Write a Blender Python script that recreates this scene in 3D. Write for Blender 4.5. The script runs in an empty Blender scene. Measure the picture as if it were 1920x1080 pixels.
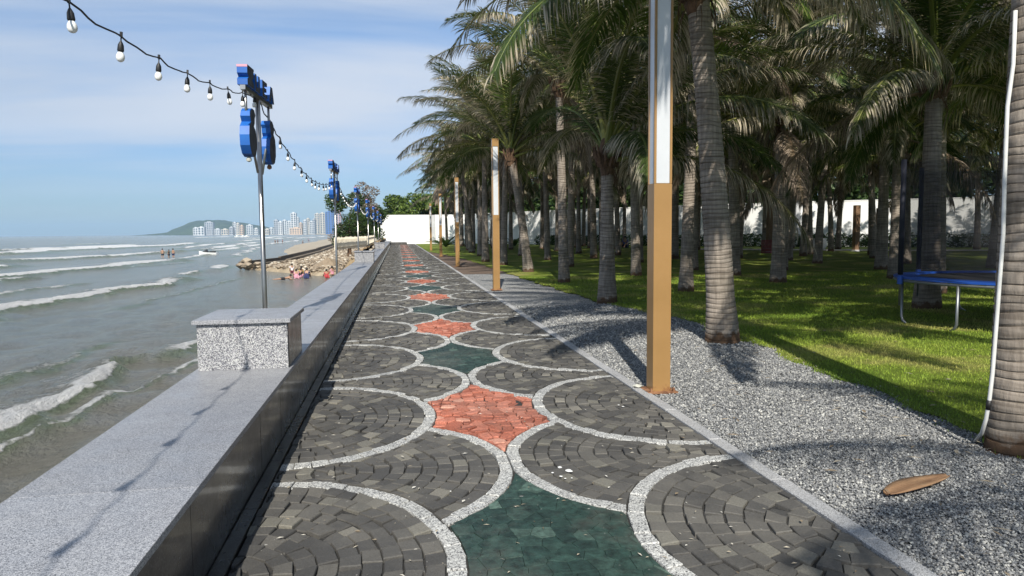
import bpy, math, random
import numpy as np
from mathutils import Vector, Matrix, Euler
random.seed(7)
R = math.radians
SC = bpy.context.scene
COL = SC.collection

# ------------------------------------------------------------------ camera
F = 1330.0; H = 1.6
_y = np.array([(745-960)/F, (540-436)/F, -1.0]); _y /= np.linalg.norm(_y)
_c = -(-.009*_y[0]+_y[1])/_y[2]
_z = np.array([-.009, 1.0, _c]); _z /= np.linalg.norm(_z)
_x = np.cross(_y, _z)
CM = np.array([_x, _y, _z])            # world = CM @ camera
cam_d = bpy.data.cameras.new('camera'); cam = bpy.data.objects.new('camera', cam_d); COL.objects.link(cam)
cam_d.sensor_width = 36; cam_d.lens = 36*F/1920; cam_d.clip_start = .05; cam_d.clip_end = 30000
m = Matrix([list(CM[0])+[0], list(CM[1])+[0], list(CM[2])+[H], [0, 0, 0, 1]])
cam.matrix_world = m
SC.camera = cam

# ------------------------------------------------------------------ light
SUN_AZ, SUN_EL = R(190), R(41)         # compass angle of the sun from +Y clockwise
W = bpy.data.worlds.new('World'); SC.world = W; W.use_nodes = True
nt = W.node_tree; nt.nodes.clear()
def N(nt, t, **k):
    n = nt.nodes.new(t)
    for a, b in k.items(): setattr(n, a, b)
    return n
L = lambda nt, a, b: nt.links.new(a, b)
out = N(nt, 'ShaderNodeOutputWorld'); bg = N(nt, 'ShaderNodeBackground'); bg.inputs[1].default_value = .092
sky = N(nt, 'ShaderNodeTexSky', sky_type='NISHITA'); sky.sun_disc = False
sky.sun_elevation = SUN_EL; sky.sun_rotation = SUN_AZ; sky.air_density = 1.0; sky.dust_density = .1; sky.ozone_density = 2.2
tc = N(nt, 'ShaderNodeTexCoord'); sep = N(nt, 'ShaderNodeSeparateXYZ'); L(nt, tc.outputs['Generated'], sep.inputs[0])
def wmath(op, a, b=None, c=None):
    n = N(nt, 'ShaderNodeMath', operation=op)
    for i, v in enumerate((a, b, c)):
        if v is None: continue
        if isinstance(v, (int, float)): n.inputs[i].default_value = v
        else: L(nt, v, n.inputs[i])
    return n.outputs[0]
zz = wmath('ADD', wmath('MAXIMUM', sep.outputs[2], 0.0), .09)
comb = N(nt, 'ShaderNodeCombineXYZ')
L(nt, wmath('DIVIDE', sep.outputs[0], zz), comb.inputs[0]); L(nt, wmath('DIVIDE', sep.outputs[1], zz), comb.inputs[1])
mp = N(nt, 'ShaderNodeMapping'); mp.inputs['Rotation'].default_value = (0, 0, R(25)); mp.inputs['Scale'].default_value = (.34, .8, 1); mp.inputs['Location'].default_value = (3.1, .4, 0)
L(nt, comb.outputs[0], mp.inputs[0])
n1 = N(nt, 'ShaderNodeTexNoise'); n1.inputs['Scale'].default_value = 1.0; n1.inputs['Detail'].default_value = 7; n1.inputs['Roughness'].default_value = .52; n1.inputs['Distortion'].default_value = .5
L(nt, mp.outputs[0], n1.inputs['Vector'])
cr = N(nt, 'ShaderNodeMapRange', interpolation_type='SMOOTHSTEP'); cr.inputs[1].default_value = .30; cr.inputs[2].default_value = .66
L(nt, n1.outputs['Fac'], cr.inputs[0])
n2 = N(nt, 'ShaderNodeTexNoise'); n2.inputs['Scale'].default_value = .45; n2.inputs['Detail'].default_value = 3
L(nt, mp.outputs[0], n2.inputs['Vector'])
fade = N(nt, 'ShaderNodeMapRange', interpolation_type='SMOOTHSTEP'); fade.inputs[1].default_value = .03; fade.inputs[2].default_value = .16; fade.inputs[3].default_value = .10; fade.inputs[4].default_value = .92
L(nt, sep.outputs[2], fade.inputs[0])
cf = wmath('MULTIPLY', cr.outputs[0], fade.outputs[0])
ccol = N(nt, 'ShaderNodeMixRGB'); ccol.inputs[1].default_value = (4.9, 5.35, 6.1, 1); ccol.inputs[2].default_value = (3.0, 3.8, 5.0, 1)
cr2 = N(nt, 'ShaderNodeMapRange'); cr2.inputs[1].default_value = .45; cr2.inputs[2].default_value = .65; L(nt, n2.outputs['Fac'], cr2.inputs[0]); L(nt, cr2.outputs[0], ccol.inputs[0])
tint = N(nt, 'ShaderNodeMixRGB', blend_type='MULTIPLY'); tint.inputs[0].default_value = 1; L(nt, sky.outputs[0], tint.inputs[1])
tr_ = N(nt, 'ShaderNodeValToRGB'); L(nt, wmath('MAXIMUM', sep.outputs[2], 0.0), tr_.inputs[0]); L(nt, tr_.outputs[0], tint.inputs[2])
e_ = tr_.color_ramp.elements; e_.new(.5); e_.new(.7)
for q_, (p_, c_) in zip(e_, ((0, (.30, .41, .60)), (.10, (.50, .58, .74)), (.26, (.80, .84, .92)), (.6, (.85, .95, 1.0)))): q_.position = p_; q_.color = (*c_, 1)
mixc = N(nt, 'ShaderNodeMixRGB'); L(nt, cf, mixc.inputs[0]); L(nt, tint.outputs[0], mixc.inputs[1]); L(nt, ccol.outputs[0], mixc.inputs[2])
L(nt, mixc.outputs[0], bg.inputs[0]); L(nt, bg.outputs[0], out.inputs[0])
sun_d = bpy.data.lights.new('sun', 'SUN'); sun_d.energy = 4.2; sun_d.angle = R(.53); sun_d.color = (1, .95, .86)
sun = bpy.data.objects.new('sun', sun_d); COL.objects.link(sun)
sdir = Vector((math.sin(SUN_AZ)*math.cos(SUN_EL), math.cos(SUN_AZ)*math.cos(SUN_EL), math.sin(SUN_EL)))
sun.rotation_euler = sdir.to_track_quat('Z', 'Y').to_euler(); sun.location = (-20, -30, 40)
vs = SC.view_settings; vs.view_transform = 'Standard'; vs.look = 'None'; vs.exposure = .62; vs.gamma = 1; vs.use_curve_mapping = False
SC.cycles.max_bounces = 8; SC.cycles.transparent_max_bounces = 12; SC.cycles.volume_bounces = 0
SC.cycles.use_denoising = True

# ------------------------------------------------------------------ helpers
def U(px, py, z=0.0):
    """ground contact: the point of height z that a line of sight meets"""
    v = CM @ np.array([(px-960)/F, (540-py)/F, -1.0]); t = (z-H)/v[2]
    return float(v[0]*t), float(v[1]*t)

def mesh(name, verts, faces, mats=(), smooth=False, attrs=None):
    me = bpy.data.meshes.new(name)
    if isinstance(verts, np.ndarray): verts = verts.reshape(-1, 3)
    if isinstance(faces, np.ndarray) and len(faces):
        nf, k = faces.shape
        me.vertices.add(len(verts)); me.vertices.foreach_set('co', np.asarray(verts, np.float32).ravel())
        me.loops.add(nf*k); me.loops.foreach_set('vertex_index', faces.astype(np.int32).ravel())
        me.polygons.add(nf); me.polygons.foreach_set('loop_start', np.arange(0, nf*k, k, dtype=np.int32))
        me.update(calc_edges=True)
    else:
        me.from_pydata([tuple(v) for v in verts], [], [tuple(f) for f in faces]); me.update()
    for mm in (mats if isinstance(mats, (list, tuple)) else [mats]): me.materials.append(mm)
    if smooth: me.polygons.foreach_set('use_smooth', [True]*len(me.polygons))
    for k_, (dom, arr) in (attrs or {}).items():
        a = me.attributes.new(k_, 'FLOAT', dom); a.data.foreach_set('value', np.asarray(arr, np.float32))
    return me

def ob(name, me, parent=None, loc=None, rot=None):
    o = bpy.data.objects.new(name, me); COL.objects.link(o)
    if parent: o.parent = parent
    if loc is not None: o.location = loc
    if rot is not None: o.rotation_euler = rot
    return o
def empty(name, loc, rz=0): return ob(name, None, None, loc, (0, 0, rz))
def tag(o, label=None, cat=None, group=None, kind=None):
    if label: o['label'] = label
    if cat: o['category'] = cat
    if group: o['group'] = group
    if kind: o['kind'] = kind
    return o

class MB:
    """collects shapes into one mesh"""
    def __init__(s): s.v = []; s.f = []; s.a = []; s.mi = []
    def add(s, v, f, a=0.0, mi=0):
        n = len(s.v); s.v += [tuple(p) for p in v]; s.f += [tuple(i+n for i in q) for q in f]; s.a += [a]*len(f); s.mi += [mi]*len(f); return s
    def box(s, x0, x1, y0, y1, z0, z1, a=0.0, mi=0, bev=0.0):
        if bev:
            b = bev
            v = [(x0, y0, z0), (x1, y0, z0), (x1, y1, z0), (x0, y1, z0), (x0, y0, z1-b), (x1, y0, z1-b), (x1, y1, z1-b), (x0, y1, z1-b),
                 (x0+b, y0+b, z1), (x1-b, y0+b, z1), (x1-b, y1-b, z1), (x0+b, y1-b, z1)]
            f = [(3, 2, 1, 0), (8, 9, 10, 11)]+[(i, (i+1) % 4, (i+1) % 4+4, i+4) for i in range(4)]+[(i+4, (i+1) % 4+4, (i+1) % 4+8, i+8) for i in range(4)]
            return s.add(v, f, a, mi)
        v = [(x0, y0, z0), (x1, y0, z0), (x1, y1, z0), (x0, y1, z0), (x0, y0, z1), (x1, y0, z1), (x1, y1, z1), (x0, y1, z1)]
        return s.add(v, [(3, 2, 1, 0), (4, 5, 6, 7), (0, 1, 5, 4), (1, 2, 6, 5), (2, 3, 7, 6), (3, 0, 4, 7)], a, mi)
    def tube(s, pts, rad, n=8, cap=True, a=0.0):
        pts = [Vector(p) for p in pts]; rad = rad if isinstance(rad, (list, tuple)) else [rad]*len(pts)
        v = []; f = []; up = None
        for i, p in enumerate(pts):
            t = (pts[min(i+1, len(pts)-1)]-pts[max(i-1, 0)]).normalized()
            if up is None: up = t.orthogonal().normalized()
            up = (up-t*up.dot(t)); up = up.normalized() if up.length > 1e-6 else t.orthogonal().normalized(); w = t.cross(up)
            for k in range(n):
                an = 2*math.pi*k/n; v.append(p+(up*math.cos(an)+w*math.sin(an))*rad[i])
        for i in range(len(pts)-1):
            for k in range(n):
                k2 = (k+1) % n; f.append((i*n+k, i*n+k2, (i+1)*n+k2, (i+1)*n+k))
        if cap: f.append(tuple(range(n))[::-1]); f.append(tuple((len(pts)-1)*n+k for k in range(n)))
        return s.add(v, f, a)
    def lathe(s, prof, c=(0, 0, 0), n=14, a=0.0):
        v = []; f = []
        for r, z in prof:
            for k in range(n): an = 2*math.pi*k/n; v.append((c[0]+r*math.cos(an), c[1]+r*math.sin(an), c[2]+z))
        for i in range(len(prof)-1):
            for k in range(n): k2 = (k+1) % n; f.append((i*n+k, i*n+k2, (i+1)*n+k2, (i+1)*n+k))
        f.append(tuple(range(n))[::-1]); f.append(tuple((len(prof)-1)*n+k for k in range(n)))
        return s.add(v, f, a)
    def prism(s, poly, h0, h1, M_=None, a=0.0):
        """poly in the local xz plane, extruded along y"""
        n = len(poly); v = [(p[0], h0, p[1]) for p in poly]+[(p[0], h1, p[1]) for p in poly]
        if M_: v = [M_ @ Vector(q) for q in v]
        return s.add(v, [tuple(range(n)), tuple(range(n, 2*n))[::-1]]+[(i, i+n, (i+1) % n+n, (i+1) % n) for i in range(n)], a)
    def me(s, name, mats, smooth=False):
        me = mesh(name, s.v, s.f, mats, smooth, {'rnd': ('FACE', s.a)})
        if any(s.mi): me.polygons.foreach_set('material_index', s.mi)
        return me
    def build(s, name, mats, parent=None, smooth=False, loc=None, rot=None): return ob(name, s.me(name, mats, smooth), parent, loc, rot)

# ------------------------------------------------------------------ materials
def mat(name, col=(.5, .5, .5), rough=.7, metal=0.0, spec=.5):
    m = bpy.data.materials.new(name); m.use_nodes = True; b = m.node_tree.nodes['Principled BSDF']
    b.inputs['Base Color'].default_value = (*col, 1); b.inputs['Roughness'].default_value = rough; b.inputs['Metallic'].default_value = metal
    b.inputs['Specular IOR Level'].default_value = spec
    return m
def ramp(nt, src, stops, interp='LINEAR'):
    r = N(nt, 'ShaderNodeValToRGB'); r.color_ramp.interpolation = interp; e = r.color_ramp.elements
    while len(e) < len(stops): e.new(.5)
    for i, (p, c) in enumerate(stops): e[i].position = p; e[i].color = (*c, 1) if len(c) == 3 else c
    L(nt, src, r.inputs[0]); return r.outputs[0]
def noise(nt, scale, detail=4, rough=.55, vec=None, out='Fac', dist=0):
    n = N(nt, 'ShaderNodeTexNoise'); n.inputs['Scale'].default_value = scale; n.inputs['Detail'].default_value = detail; n.inputs['Roughness'].default_value = rough; n.inputs['Distortion'].default_value = dist
    if vec is not None: L(nt, vec, n.inputs['Vector'])
    return n.outputs[out]
def pos(nt): return N(nt, 'ShaderNodeNewGeometry').outputs['Position']
def objc(nt): return N(nt, 'ShaderNodeTexCoord').outputs['Object']
def mix(nt, f, a, b, mode='MIX'):
    n = N(nt, 'ShaderNodeMixRGB', blend_type=mode)
    for i, v in enumerate((f, a, b)):
        if isinstance(v, (int, float)): n.inputs[i].default_value = v
        elif isinstance(v, tuple): n.inputs[i].default_value = (*v, 1) if len(v) == 3 else v
        else: L(nt, v, n.inputs[i])
    return n.outputs[0]
def mth(nt, op, a, b=None):
    n = N(nt, 'ShaderNodeMath', operation=op)
    for i, v in enumerate((a, b)):
        if v is None: continue
        if isinstance(v, (int, float)): n.inputs[i].default_value = v
        else: L(nt, v, n.inputs[i])
    return n.outputs[0]
def bump(nt, b, h, strength=.3, dist=.01):
    n = N(nt, 'ShaderNodeBump'); n.inputs['Strength'].default_value = strength; n.inputs['Distance'].default_value = dist
    L(nt, h, n.inputs['Height']); L(nt, n.outputs[0], b.inputs['Normal']); return n
def attr(nt, name): return N(nt, 'ShaderNodeAttribute', attribute_name=name).outputs['Fac']
def BS(m): return m.node_tree, m.node_tree.nodes['Principled BSDF']
def vmap(nt, src, sc, rot=(0, 0, 0)):
    n = N(nt, 'ShaderNodeMapping'); n.inputs['Scale'].default_value = sc; n.inputs['Rotation'].default_value = rot; L(nt, src, n.inputs[0]); return n.outputs[0]

def stone_mat(name, stops, grain=90, grainamt=.35, rough=.75, bstr=.35, white=True):
    m = mat(name, rough=rough); t, b = BS(m); p = pos(t)
    base = ramp(t, attr(t, 'rnd'), stops)
    g = ramp(t, noise(t, grain, 5, .7, p), [(.3, (1-grainamt,)*3), (.7, (1+grainamt*.6,)*3)])
    c = mix(t, 1, base, g, 'MULTIPLY')
    st = ramp(t, noise(t, 1.3, 5, .6, p), [(.35, (.78, .77, .75)), (.65, (1.12, 1.1, 1.06))])
    c = mix(t, 1, c, st, 'MULTIPLY')
    du = ramp(t, noise(t, .9, 6, .7, vmap(t, p, (1, 1, 1))), [(.48, (0, 0, 0)), (.75, (.42, .42, .42))])
    c = mix(t, du, c, (.20, .185, .155))
    if white:
        sp = ramp(t, noise(t, 26, 2, .5, p), [(.70, (0, 0, 0)), (.745, (1, 1, 1))])
        sp2 = ramp(t, noise(t, 2.2, 2, .5, p), [(.5, (0, 0, 0)), (.62, (.8, .8, .8))])
        c = mix(t, mix(t, 1, sp, sp2, 'MULTIPLY'), c, (.38, .37, .34))
    L(t, c, b.inputs['Base Color']); bump(t, b, noise(t, 45, 6, .65, p), bstr, .012)
    return m
def speckle_mat(name, cols, scale=180, rough=.5, coat=0, bstr=.05):
    m = mat(name, rough=rough); t, b = BS(m); p = pos(t)
    v = N(t, 'ShaderNodeTexVoronoi'); v.inputs['Scale'].default_value = scale; L(t, p, v.inputs['Vector'])
    sepc = N(t, 'ShaderNodeSeparateColor'); L(t, v.outputs['Color'], sepc.inputs[0])
    c = ramp(t, sepc.outputs[0], cols, 'CONSTANT')
    lo = ramp(t, noise(t, 1.1, 6, .65, p), [(.3, (.84, .85, .87)), (.7, (1.08, 1.07, 1.05))])
    c = mix(t, 1, c, lo, 'MULTIPLY')
    v2 = ramp(t, attr(t, 'rnd'), [(0, (.92, .92, .92)), (1, (1.08, 1.08, 1.08))]); c = mix(t, 1, c, v2, 'MULTIPLY')
    L(t, c, b.inputs['Base Color']); b.inputs['Coat Weight'].default_value = coat; b.inputs['Coat Roughness'].default_value = .12
    if bstr: bump(t, b, sepc.outputs[1], bstr, .003)
    rr = ramp(t, noise(t, 4, 4, .6, p), [(.3, (rough-.1,)*3), (.7, (rough+.15,)*3)]); L(t, rr, b.inputs['Roughness'])
    return m

M_sett = stone_mat('dark_basalt', [(0, (.055, .054, .053)), (.55, (.088, .085, .080)), (.84, (.115, .11, .10)), (.92, (.155, .15, .13)), (1, (.20, .19, .165))], 110, .35)
M_red = stone_mat('red_porphyry', [(0, (.30, .09, .055)), (.5, (.42, .14, .09)), (.85, (.52, .19, .13)), (1, (.60, .30, .22))], 70, .45, bstr=.8, white=False)
M_green = stone_mat('green_marble', [(0, (.018, .042, .036)), (.5, (.023, .054, .045)), (.93, (.034, .068, .057)), (1, (.09, .15, .125))], 16, .75, rough=.55, bstr=.4, white=True)
M_white = speckle_mat('white_granite', [(0, (.08, .08, .08)), (.15, (.25, .25, .245)), (.4, (.40, .40, .385)), (.72, (.56, .56, .53))], 150, .7)
M_kerb = speckle_mat('kerb_granite', [(0, (.12, .12, .12)), (.15, (.30, .30, .30)), (.5, (.42, .42, .42)), (.8, (.52, .52, .52))], 260, .7)
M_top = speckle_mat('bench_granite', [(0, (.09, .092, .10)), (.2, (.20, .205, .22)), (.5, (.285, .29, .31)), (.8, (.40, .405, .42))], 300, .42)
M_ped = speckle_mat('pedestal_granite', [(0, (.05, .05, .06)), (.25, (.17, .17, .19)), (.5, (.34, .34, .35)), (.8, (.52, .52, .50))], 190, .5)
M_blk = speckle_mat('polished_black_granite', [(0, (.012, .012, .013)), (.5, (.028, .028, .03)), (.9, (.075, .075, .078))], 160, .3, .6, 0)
t, b = BS(M_blk)
_p = pos(t); _c = b.inputs['Base Color'].links[0].from_socket
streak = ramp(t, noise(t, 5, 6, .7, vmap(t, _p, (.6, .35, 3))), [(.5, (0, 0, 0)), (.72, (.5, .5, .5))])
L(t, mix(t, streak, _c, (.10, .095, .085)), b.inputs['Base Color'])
M_mortar = mat('dark_mortar', (.02, .019, .018), .95)
t, b = BS(M_mortar); L(t, ramp(t, noise(t, 60, 4, .6, pos(t)), [(.4, (.012, .012, .012)), (.7, (.05, .047, .042))]), b.inputs['Base Color'])

def simple_noise_mat(name, c0, c1, scale=3, rough=.8, detail=6, bs=.3, bscale=30, bd=.01, metal=0, spec=.5, lo=.35, hi=.65, vec='pos', sc=(1, 1, 1)):
    m = mat(name, c0, rough, metal, spec); t, b = BS(m); p = pos(t) if vec == 'pos' else objc(t)
    p2 = vmap(t, p, sc)
    L(t, ramp(t, noise(t, scale, detail, .6, p2), [(lo, c0), (hi, c1)]), b.inputs['Base Color'])
    if bs: bump(t, b, noise(t, bscale, 5, .6, p2), bs, bd)
    return m
M_gravelbase = mat('gravel_bed', rough=.9); t, b = BS(M_gravelbase); p = pos(t)
v = N(t, 'ShaderNodeTexVoronoi'); v.inputs['Scale'].default_value = 48; L(t, p, v.inputs['Vector'])
s_ = N(t, 'ShaderNodeSeparateColor'); L(t, v.outputs['Color'], s_.inputs[0])
gc = ramp(t, s_.outputs[0], [(0, (.07, .075, .085)), (.35, (.19, .2, .21)), (.7, (.34, .34, .34)), (1, (.5, .5, .48))])
L(t, mix(t, 1, gc, ramp(t, noise(t, 1.0, 5, .6, p), [(.3, (.8, .8, .82)), (.7, (1.1, 1.08, 1.02))]), 'MULTIPLY'), b.inputs['Base Color'])
bump(t, b, v.outputs['Distance'], .9, .02)
M_stone = mat('gravel_stone', rough=.8); t, b = BS(M_stone)
L(t, ramp(t, attr(t, 'rnd'), [(0, (.07, .073, .078)), (.3, (.15, .155, .16)), (.65, (.28, .28, .275)), (.88, (.42, .42, .39)), (1, (.60, .59, .55))]), b.inputs['Base Color'])

M_lawn = mat('lawn', rough=.9, spec=.2); t, b = BS(M_lawn); p = pos(t)
g1 = ramp(t, noise(t, .55, 5, .6, p), [(.35, (.105, .165, .02)), (.52, (.17, .225, .032)), (.68, (.31, .29, .10))])
g2 = ramp(t, noise(t, 60, 4, .7, vmap(t, p, (1, .6, 1))), [(.3, (.45, .48, .4)), (.7, (1.35, 1.3, 1.2))])
L(t, mix(t, 1, g1, g2, 'MULTIPLY'), b.inputs['Base Color']); bump(t, b, noise(t, 90, 5, .7, p), .9, .03)
M_blade = mat('grass_blade', rough=.7, spec=.25); t, b = BS(M_blade); p = pos(t)
g1 = ramp(t, noise(t, .55, 5, .6, p), [(.35, (.15, .25, .025)), (.52, (.235, .32, .04)), (.68, (.38, .36, .12))])
L(t, mix(t, 1, g1, ramp(t, attr(t, 'rnd'), [(0, (.55, .6, .5)), (1, (1.35, 1.25, 1.25))]), 'MULTIPLY'), b.inputs['Base Color'])
M_soil = simple_noise_mat('mulch', (.07, .045, .03), (.17, .12, .085), 25, .95, bs=.8, bscale=60)
M_sand = simple_noise_mat('sand', (.30, .25, .18), (.42, .36, .27), .3, .85, bs=.3, bscale=6, bd=.05)
M_earth = simple_noise_mat('orange_earth', (.24, .15, .07), (.42, .31, .17), 1.6, .95, bs=1, bscale=3, bd=.25)
M_rubblebase = simple_noise_mat('rubble_bed', (.26, .20, .13), (.42, .34, .23), .8, .95, bs=1, bscale=1.5, bd=.4)
M_rock = mat('rubble_rock', rough=.9); t, b = BS(M_rock)
L(t, mix(t, 1, ramp(t, attr(t, 'rnd'), [(0, (.13, .10, .07)), (.45, (.30, .235, .165)), (.8, (.42, .35, .26)), (1, (.60, .55, .45))]), ramp(t, noise(t, 5, 4, .6, pos(t)), [(.3, (.7, .7, .7)), (.7, (1.1, 1.1, 1.1))]), 'MULTIPLY'), b.inputs['Base Color'])
M_darkwood = simple_noise_mat('weathered_timber', (.08, .062, .042), (.22, .17, .115), 1.2, .9)
M_wall = simple_noise_mat('white_render', (.78, .78, .76), (.84, .84, .82), .5, .7, bs=.1)
M_pil = simple_noise_mat('grey_render', (.40, .40, .41), (.5, .5, .5), 1, .8)
M_tan = simple_noise_mat('bronze_paint', (.27, .155, .055), (.32, .185, .07), 1.5, .38, bs=.05, bscale=8, vec='obj', spec=.4)
t, b = BS(M_tan); _c = b.inputs['Base Color'].links[0].from_socket; _o = objc(t); _s = N(t, 'ShaderNodeSeparateXYZ'); L(t, _o, _s.inputs[0])
rf = mth(t, 'SUBTRACT', noise(t, 12, 5, .7, _o), mth(t, 'MULTIPLY', _s.outputs[2], 2.2))
L(t, mix(t, ramp(t, rf, [(.42, (0, 0, 0)), (.6, (1, 1, 1))]), _c, (.16, .06, .03)), b.inputs['Base Color'])
M_rust = simple_noise_mat('rusty_plate', (.10, .04, .02), (.34, .17, .08), 18, .85)
M_frost = simple_noise_mat('frosted_panel', (.50, .52, .54), (.58, .60, .62), 1.2, .22, bs=0)
M_steel = simple_noise_mat('stainless_steel', (.34, .32, .30), (.5, .48, .45), 3, .3, bs=0, metal=1)
M_dsteel = mat('dark_metal', (.10, .10, .10), .5, .6)
M_blue = simple_noise_mat('blue_sign_side', (.006, .075, .32), (.012, .13, .46), 1.8, .5, bs=0)
M_pink = mat('faded_pink_plastic', (.55, .28, .36), .5)
M_signback = simple_noise_mat('grey_sign_back', (.035, .04, .055), (.09, .095, .12), 9, .6, bs=0)
M_black = mat('black_rubber', (.012, .012, .013), .55)
M_bulb = mat('white_bulb', (.80, .80, .78), .15)
M_pvc = simple_noise_mat('white_conduit', (.55, .55, .53), (.66, .66, .64), 6, .45, bs=0)
M_tblue = mat('blue_pad', (.012, .07, .35), .45)
M_tmat = mat('jump_mat', (.012, .012, .014), .7)
M_foamtube = mat('dark_foam_sleeve', (.008, .01, .022), .7)
M_galv = mat('galvanised_tube', (.25, .26, .27), .45, .7)
M_picket = simple_noise_mat('cream_picket', (.60, .54, .42), (.72, .66, .54), 3, .7, bs=0)
M_post = simple_noise_mat('brown_post', (.16, .09, .05), (.26, .16, .09), 2, .7)
M_spathe = simple_noise_mat('dry_spathe', (.17, .09, .045), (.30, .18, .095), 9, .75, vec='obj', bs=.5, bscale=40, sc=(.3, 1.5, 1))
M_chip = simple_noise_mat('pale_stone', (.44, .44, .38), (.56, .55, .48), 12, .8)
M_drop = mat('white_splash', (.72, .72, .70), .8)

def leaf_shader(m, col_socket_fn, trans=.3, rough=.45):
    t, b = BS(m); c = col_socket_fn(t)
    L(t, c, b.inputs['Base Color']); b.inputs['Roughness'].default_value = rough; b.inputs['Specular IOR Level'].default_value = .35
    tr = N(t, 'ShaderNodeBsdfTranslucent'); L(t, c, tr.inputs['Color']); mx = N(t, 'ShaderNodeMixShader'); mx.inputs[0].default_value = trans
    o = [n for n in t.nodes if n.type == 'OUTPUT_MATERIAL'][0]
    L(t, b.outputs[0], mx.inputs[1]); L(t, tr.outputs[0], mx.inputs[2]); L(t, mx.outputs[0], o.inputs[0]); return m
def frond_col(g0, g1, d0, d1, bias):
    def fn(t):
        oi = N(t, 'ShaderNodeObjectInfo').outputs['Random']
        gr = mix(t, oi, g0, g1)
        dr = mix(t, attr(t, 'rnd'), d0, d1)
        f = mth(t, 'ADD', mth(t, 'ADD', attr(t, 'lt'), mth(t, 'MULTIPLY', attr(t, 'rnd'), .45)), mth(t, 'MULTIPLY', oi, .35))
        fac = ramp(t, mth(t, 'ADD', f, bias), [(.66, (0, 0, 0)), (1.0, (1, 1, 1))])
        v = ramp(t, attr(t, 'rnd'), [(0, (.7, .7, .7)), (1, (1.25, 1.25, 1.25))])
        return mix(t, 1, mix(t, fac, gr, dr), v, 'MULTIPLY')
    return fn
M_fgreen = leaf_shader(mat('green_frond'), frond_col((.035, .078, .014), (.11, .15, .022), (.26, .21, .10), (.42, .36, .22), -.28))
M_fmix = leaf_shader(mat('windburnt_frond'), frond_col((.050, .080, .018), (.11, .125, .03), (.23, .19, .12), (.50, .44, .33), -.02))
M_fdead = leaf_shader(mat('dry_frond'), frond_col((.16, .12, .07), (.22, .17, .10), (.15, .11, .08), (.30, .24, .18), .3), .15, .7)
M_stalk = mat('frond_stalk', rough=.45); t, b = BS(M_stalk)
L(t, mix(t, N(t, 'ShaderNodeObjectInfo').outputs['Random'], (.10, .13, .025), (.22, .21, .06)), b.inputs['Base Color'])
M_dstalk = mat('dry_stalk', (.17, .12, .07), .7)
M_trunk = mat('palm_bark', rough=.9, spec=.2); t, b = BS(M_trunk); o_ = objc(t)
c1 = ramp(t, noise(t, 1.6, 5, .6, o_), [(.3, (.19, .165, .135)), (.55, (.29, .25, .21)), (.75, (.40, .355, .30))])
st1 = ramp(t, noise(t, 26, 4, .6, vmap(t, o_, (1.0, 1.0, .12))), [(.3, (.72, .71, .7)), (.7, (1.15, 1.15, 1.15))])
st2 = ramp(t, noise(t, 14, 3, .6, vmap(t, o_, (.12, .12, 2.4)), dist=.6), [(.35, (.68, .66, .64)), (.6, (1.1, 1.1, 1.1))])
cc = mix(t, 1, mix(t, 1, c1, st1, 'MULTIPLY'), st2, 'MULTIPLY')
sc_ = ramp(t, attr(t, 'scar'), [(.5, (1, 1, 1)), (1, (.60, .57, .53))]); cc = mix(t, 1, cc, sc_, 'MULTIPLY')
_s = N(t, 'ShaderNodeSeparateXYZ'); L(t, o_, _s.inputs[0])
bf = mth(t, 'SUBTRACT', mth(t, 'ADD', noise(t, 5, 4, .6, o_), .25), mth(t, 'MULTIPLY', _s.outputs[2], 2.6))
cc = mix(t, ramp(t, bf, [(.35, (0, 0, 0)), (.5, (1, 1, 1))]), cc, (.10, .062, .038))
L(t, cc, b.inputs['Base Color'])
bump(t, b, mth(t, 'ADD', noise(t, 26, 5, .7, vmap(t, o_, (1, 1, .25))), mth(t, 'MULTIPLY', attr(t, 'scar'), -1.0)), .8, .012)
M_fibre = simple_noise_mat('brown_fibre', (.055, .03, .016), (.16, .095, .055), 14, .95, bs=1, bscale=40, vec='obj')
M_coco = mat('coconut_green', (.06, .075, .015), .4)
def leafy(name, a, b_): return leaf_shader(mat(name), lambda t: mix(t, attr(t, 'rnd'), a, b_), .3, .5)
M_leafd = leafy('dark_leaf', (.02, .045, .012), (.07, .12, .03))
M_leafb = leafy('bright_leaf', (.05, .10, .015), (.16, .22, .04))
M_twig = leafy('dry_twig', (.16, .12, .09), (.30, .25, .20))

# ------------------------------------------------------------------ ground, sea
def sheet(name, x0, x1, y0, y1, z, m, parent=None, kind='structure'):
    o = ob(name, mesh(name, [(x0, y0, z), (x1, y0, z), (x1, y1, z), (x0, y1, z)], [(0, 1, 2, 3)], m), parent)
    if kind: o['kind'] = kind
    return o
sheet('ground', -1.55, 2500, -60, 6000, -.06, simple_noise_mat('ground', (.05, .06, .025), (.10, .10, .05), .2, .95))

# boundary between gravel and lawn
LB = [(3.9, -30), (3.95, 2.0), (4.05, 3.6), (4.42, 4.5), (4.55, 6.0), (4.85, 8.7), (5.05, 11.9), (4.5, 14.9), (4.25, 21.7), (4.1, 30), (3.95, 40.8), (3.2, 52), (2.46, 60), (2.46, 100)]
def lbx(y): return float(np.interp(y, [q[1] for q in LB], [q[0] for q in LB]))
def strip(name, xa, xb, ys, z, m):
    v = []; f = []
    for i, y in enumerate(ys): v += [(xa(y), y, z), (xb(y), y, z)]
    for i in range(len(ys)-1): f.append((2*i, 2*i+1, 2*i+3, 2*i+2))
    o = ob(name, mesh(name, v, f, m)); o['kind'] = 'structure'; return o
_ys = list(np.arange(-30, 100.1, .25))
wob = lambda y: lbx(y)+.06*math.sin(y*2.3)+.05*math.sin(y*5.1+1)+.03*math.sin(y*11)
lawn = strip('lawn', wob, lambda y: 90.0, _ys, .004, M_lawn)
strip('gravel_bed', lambda y: 2.43, wob, [y for y in _ys if y <= 27.01], -.018, M_gravelbase)
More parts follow.
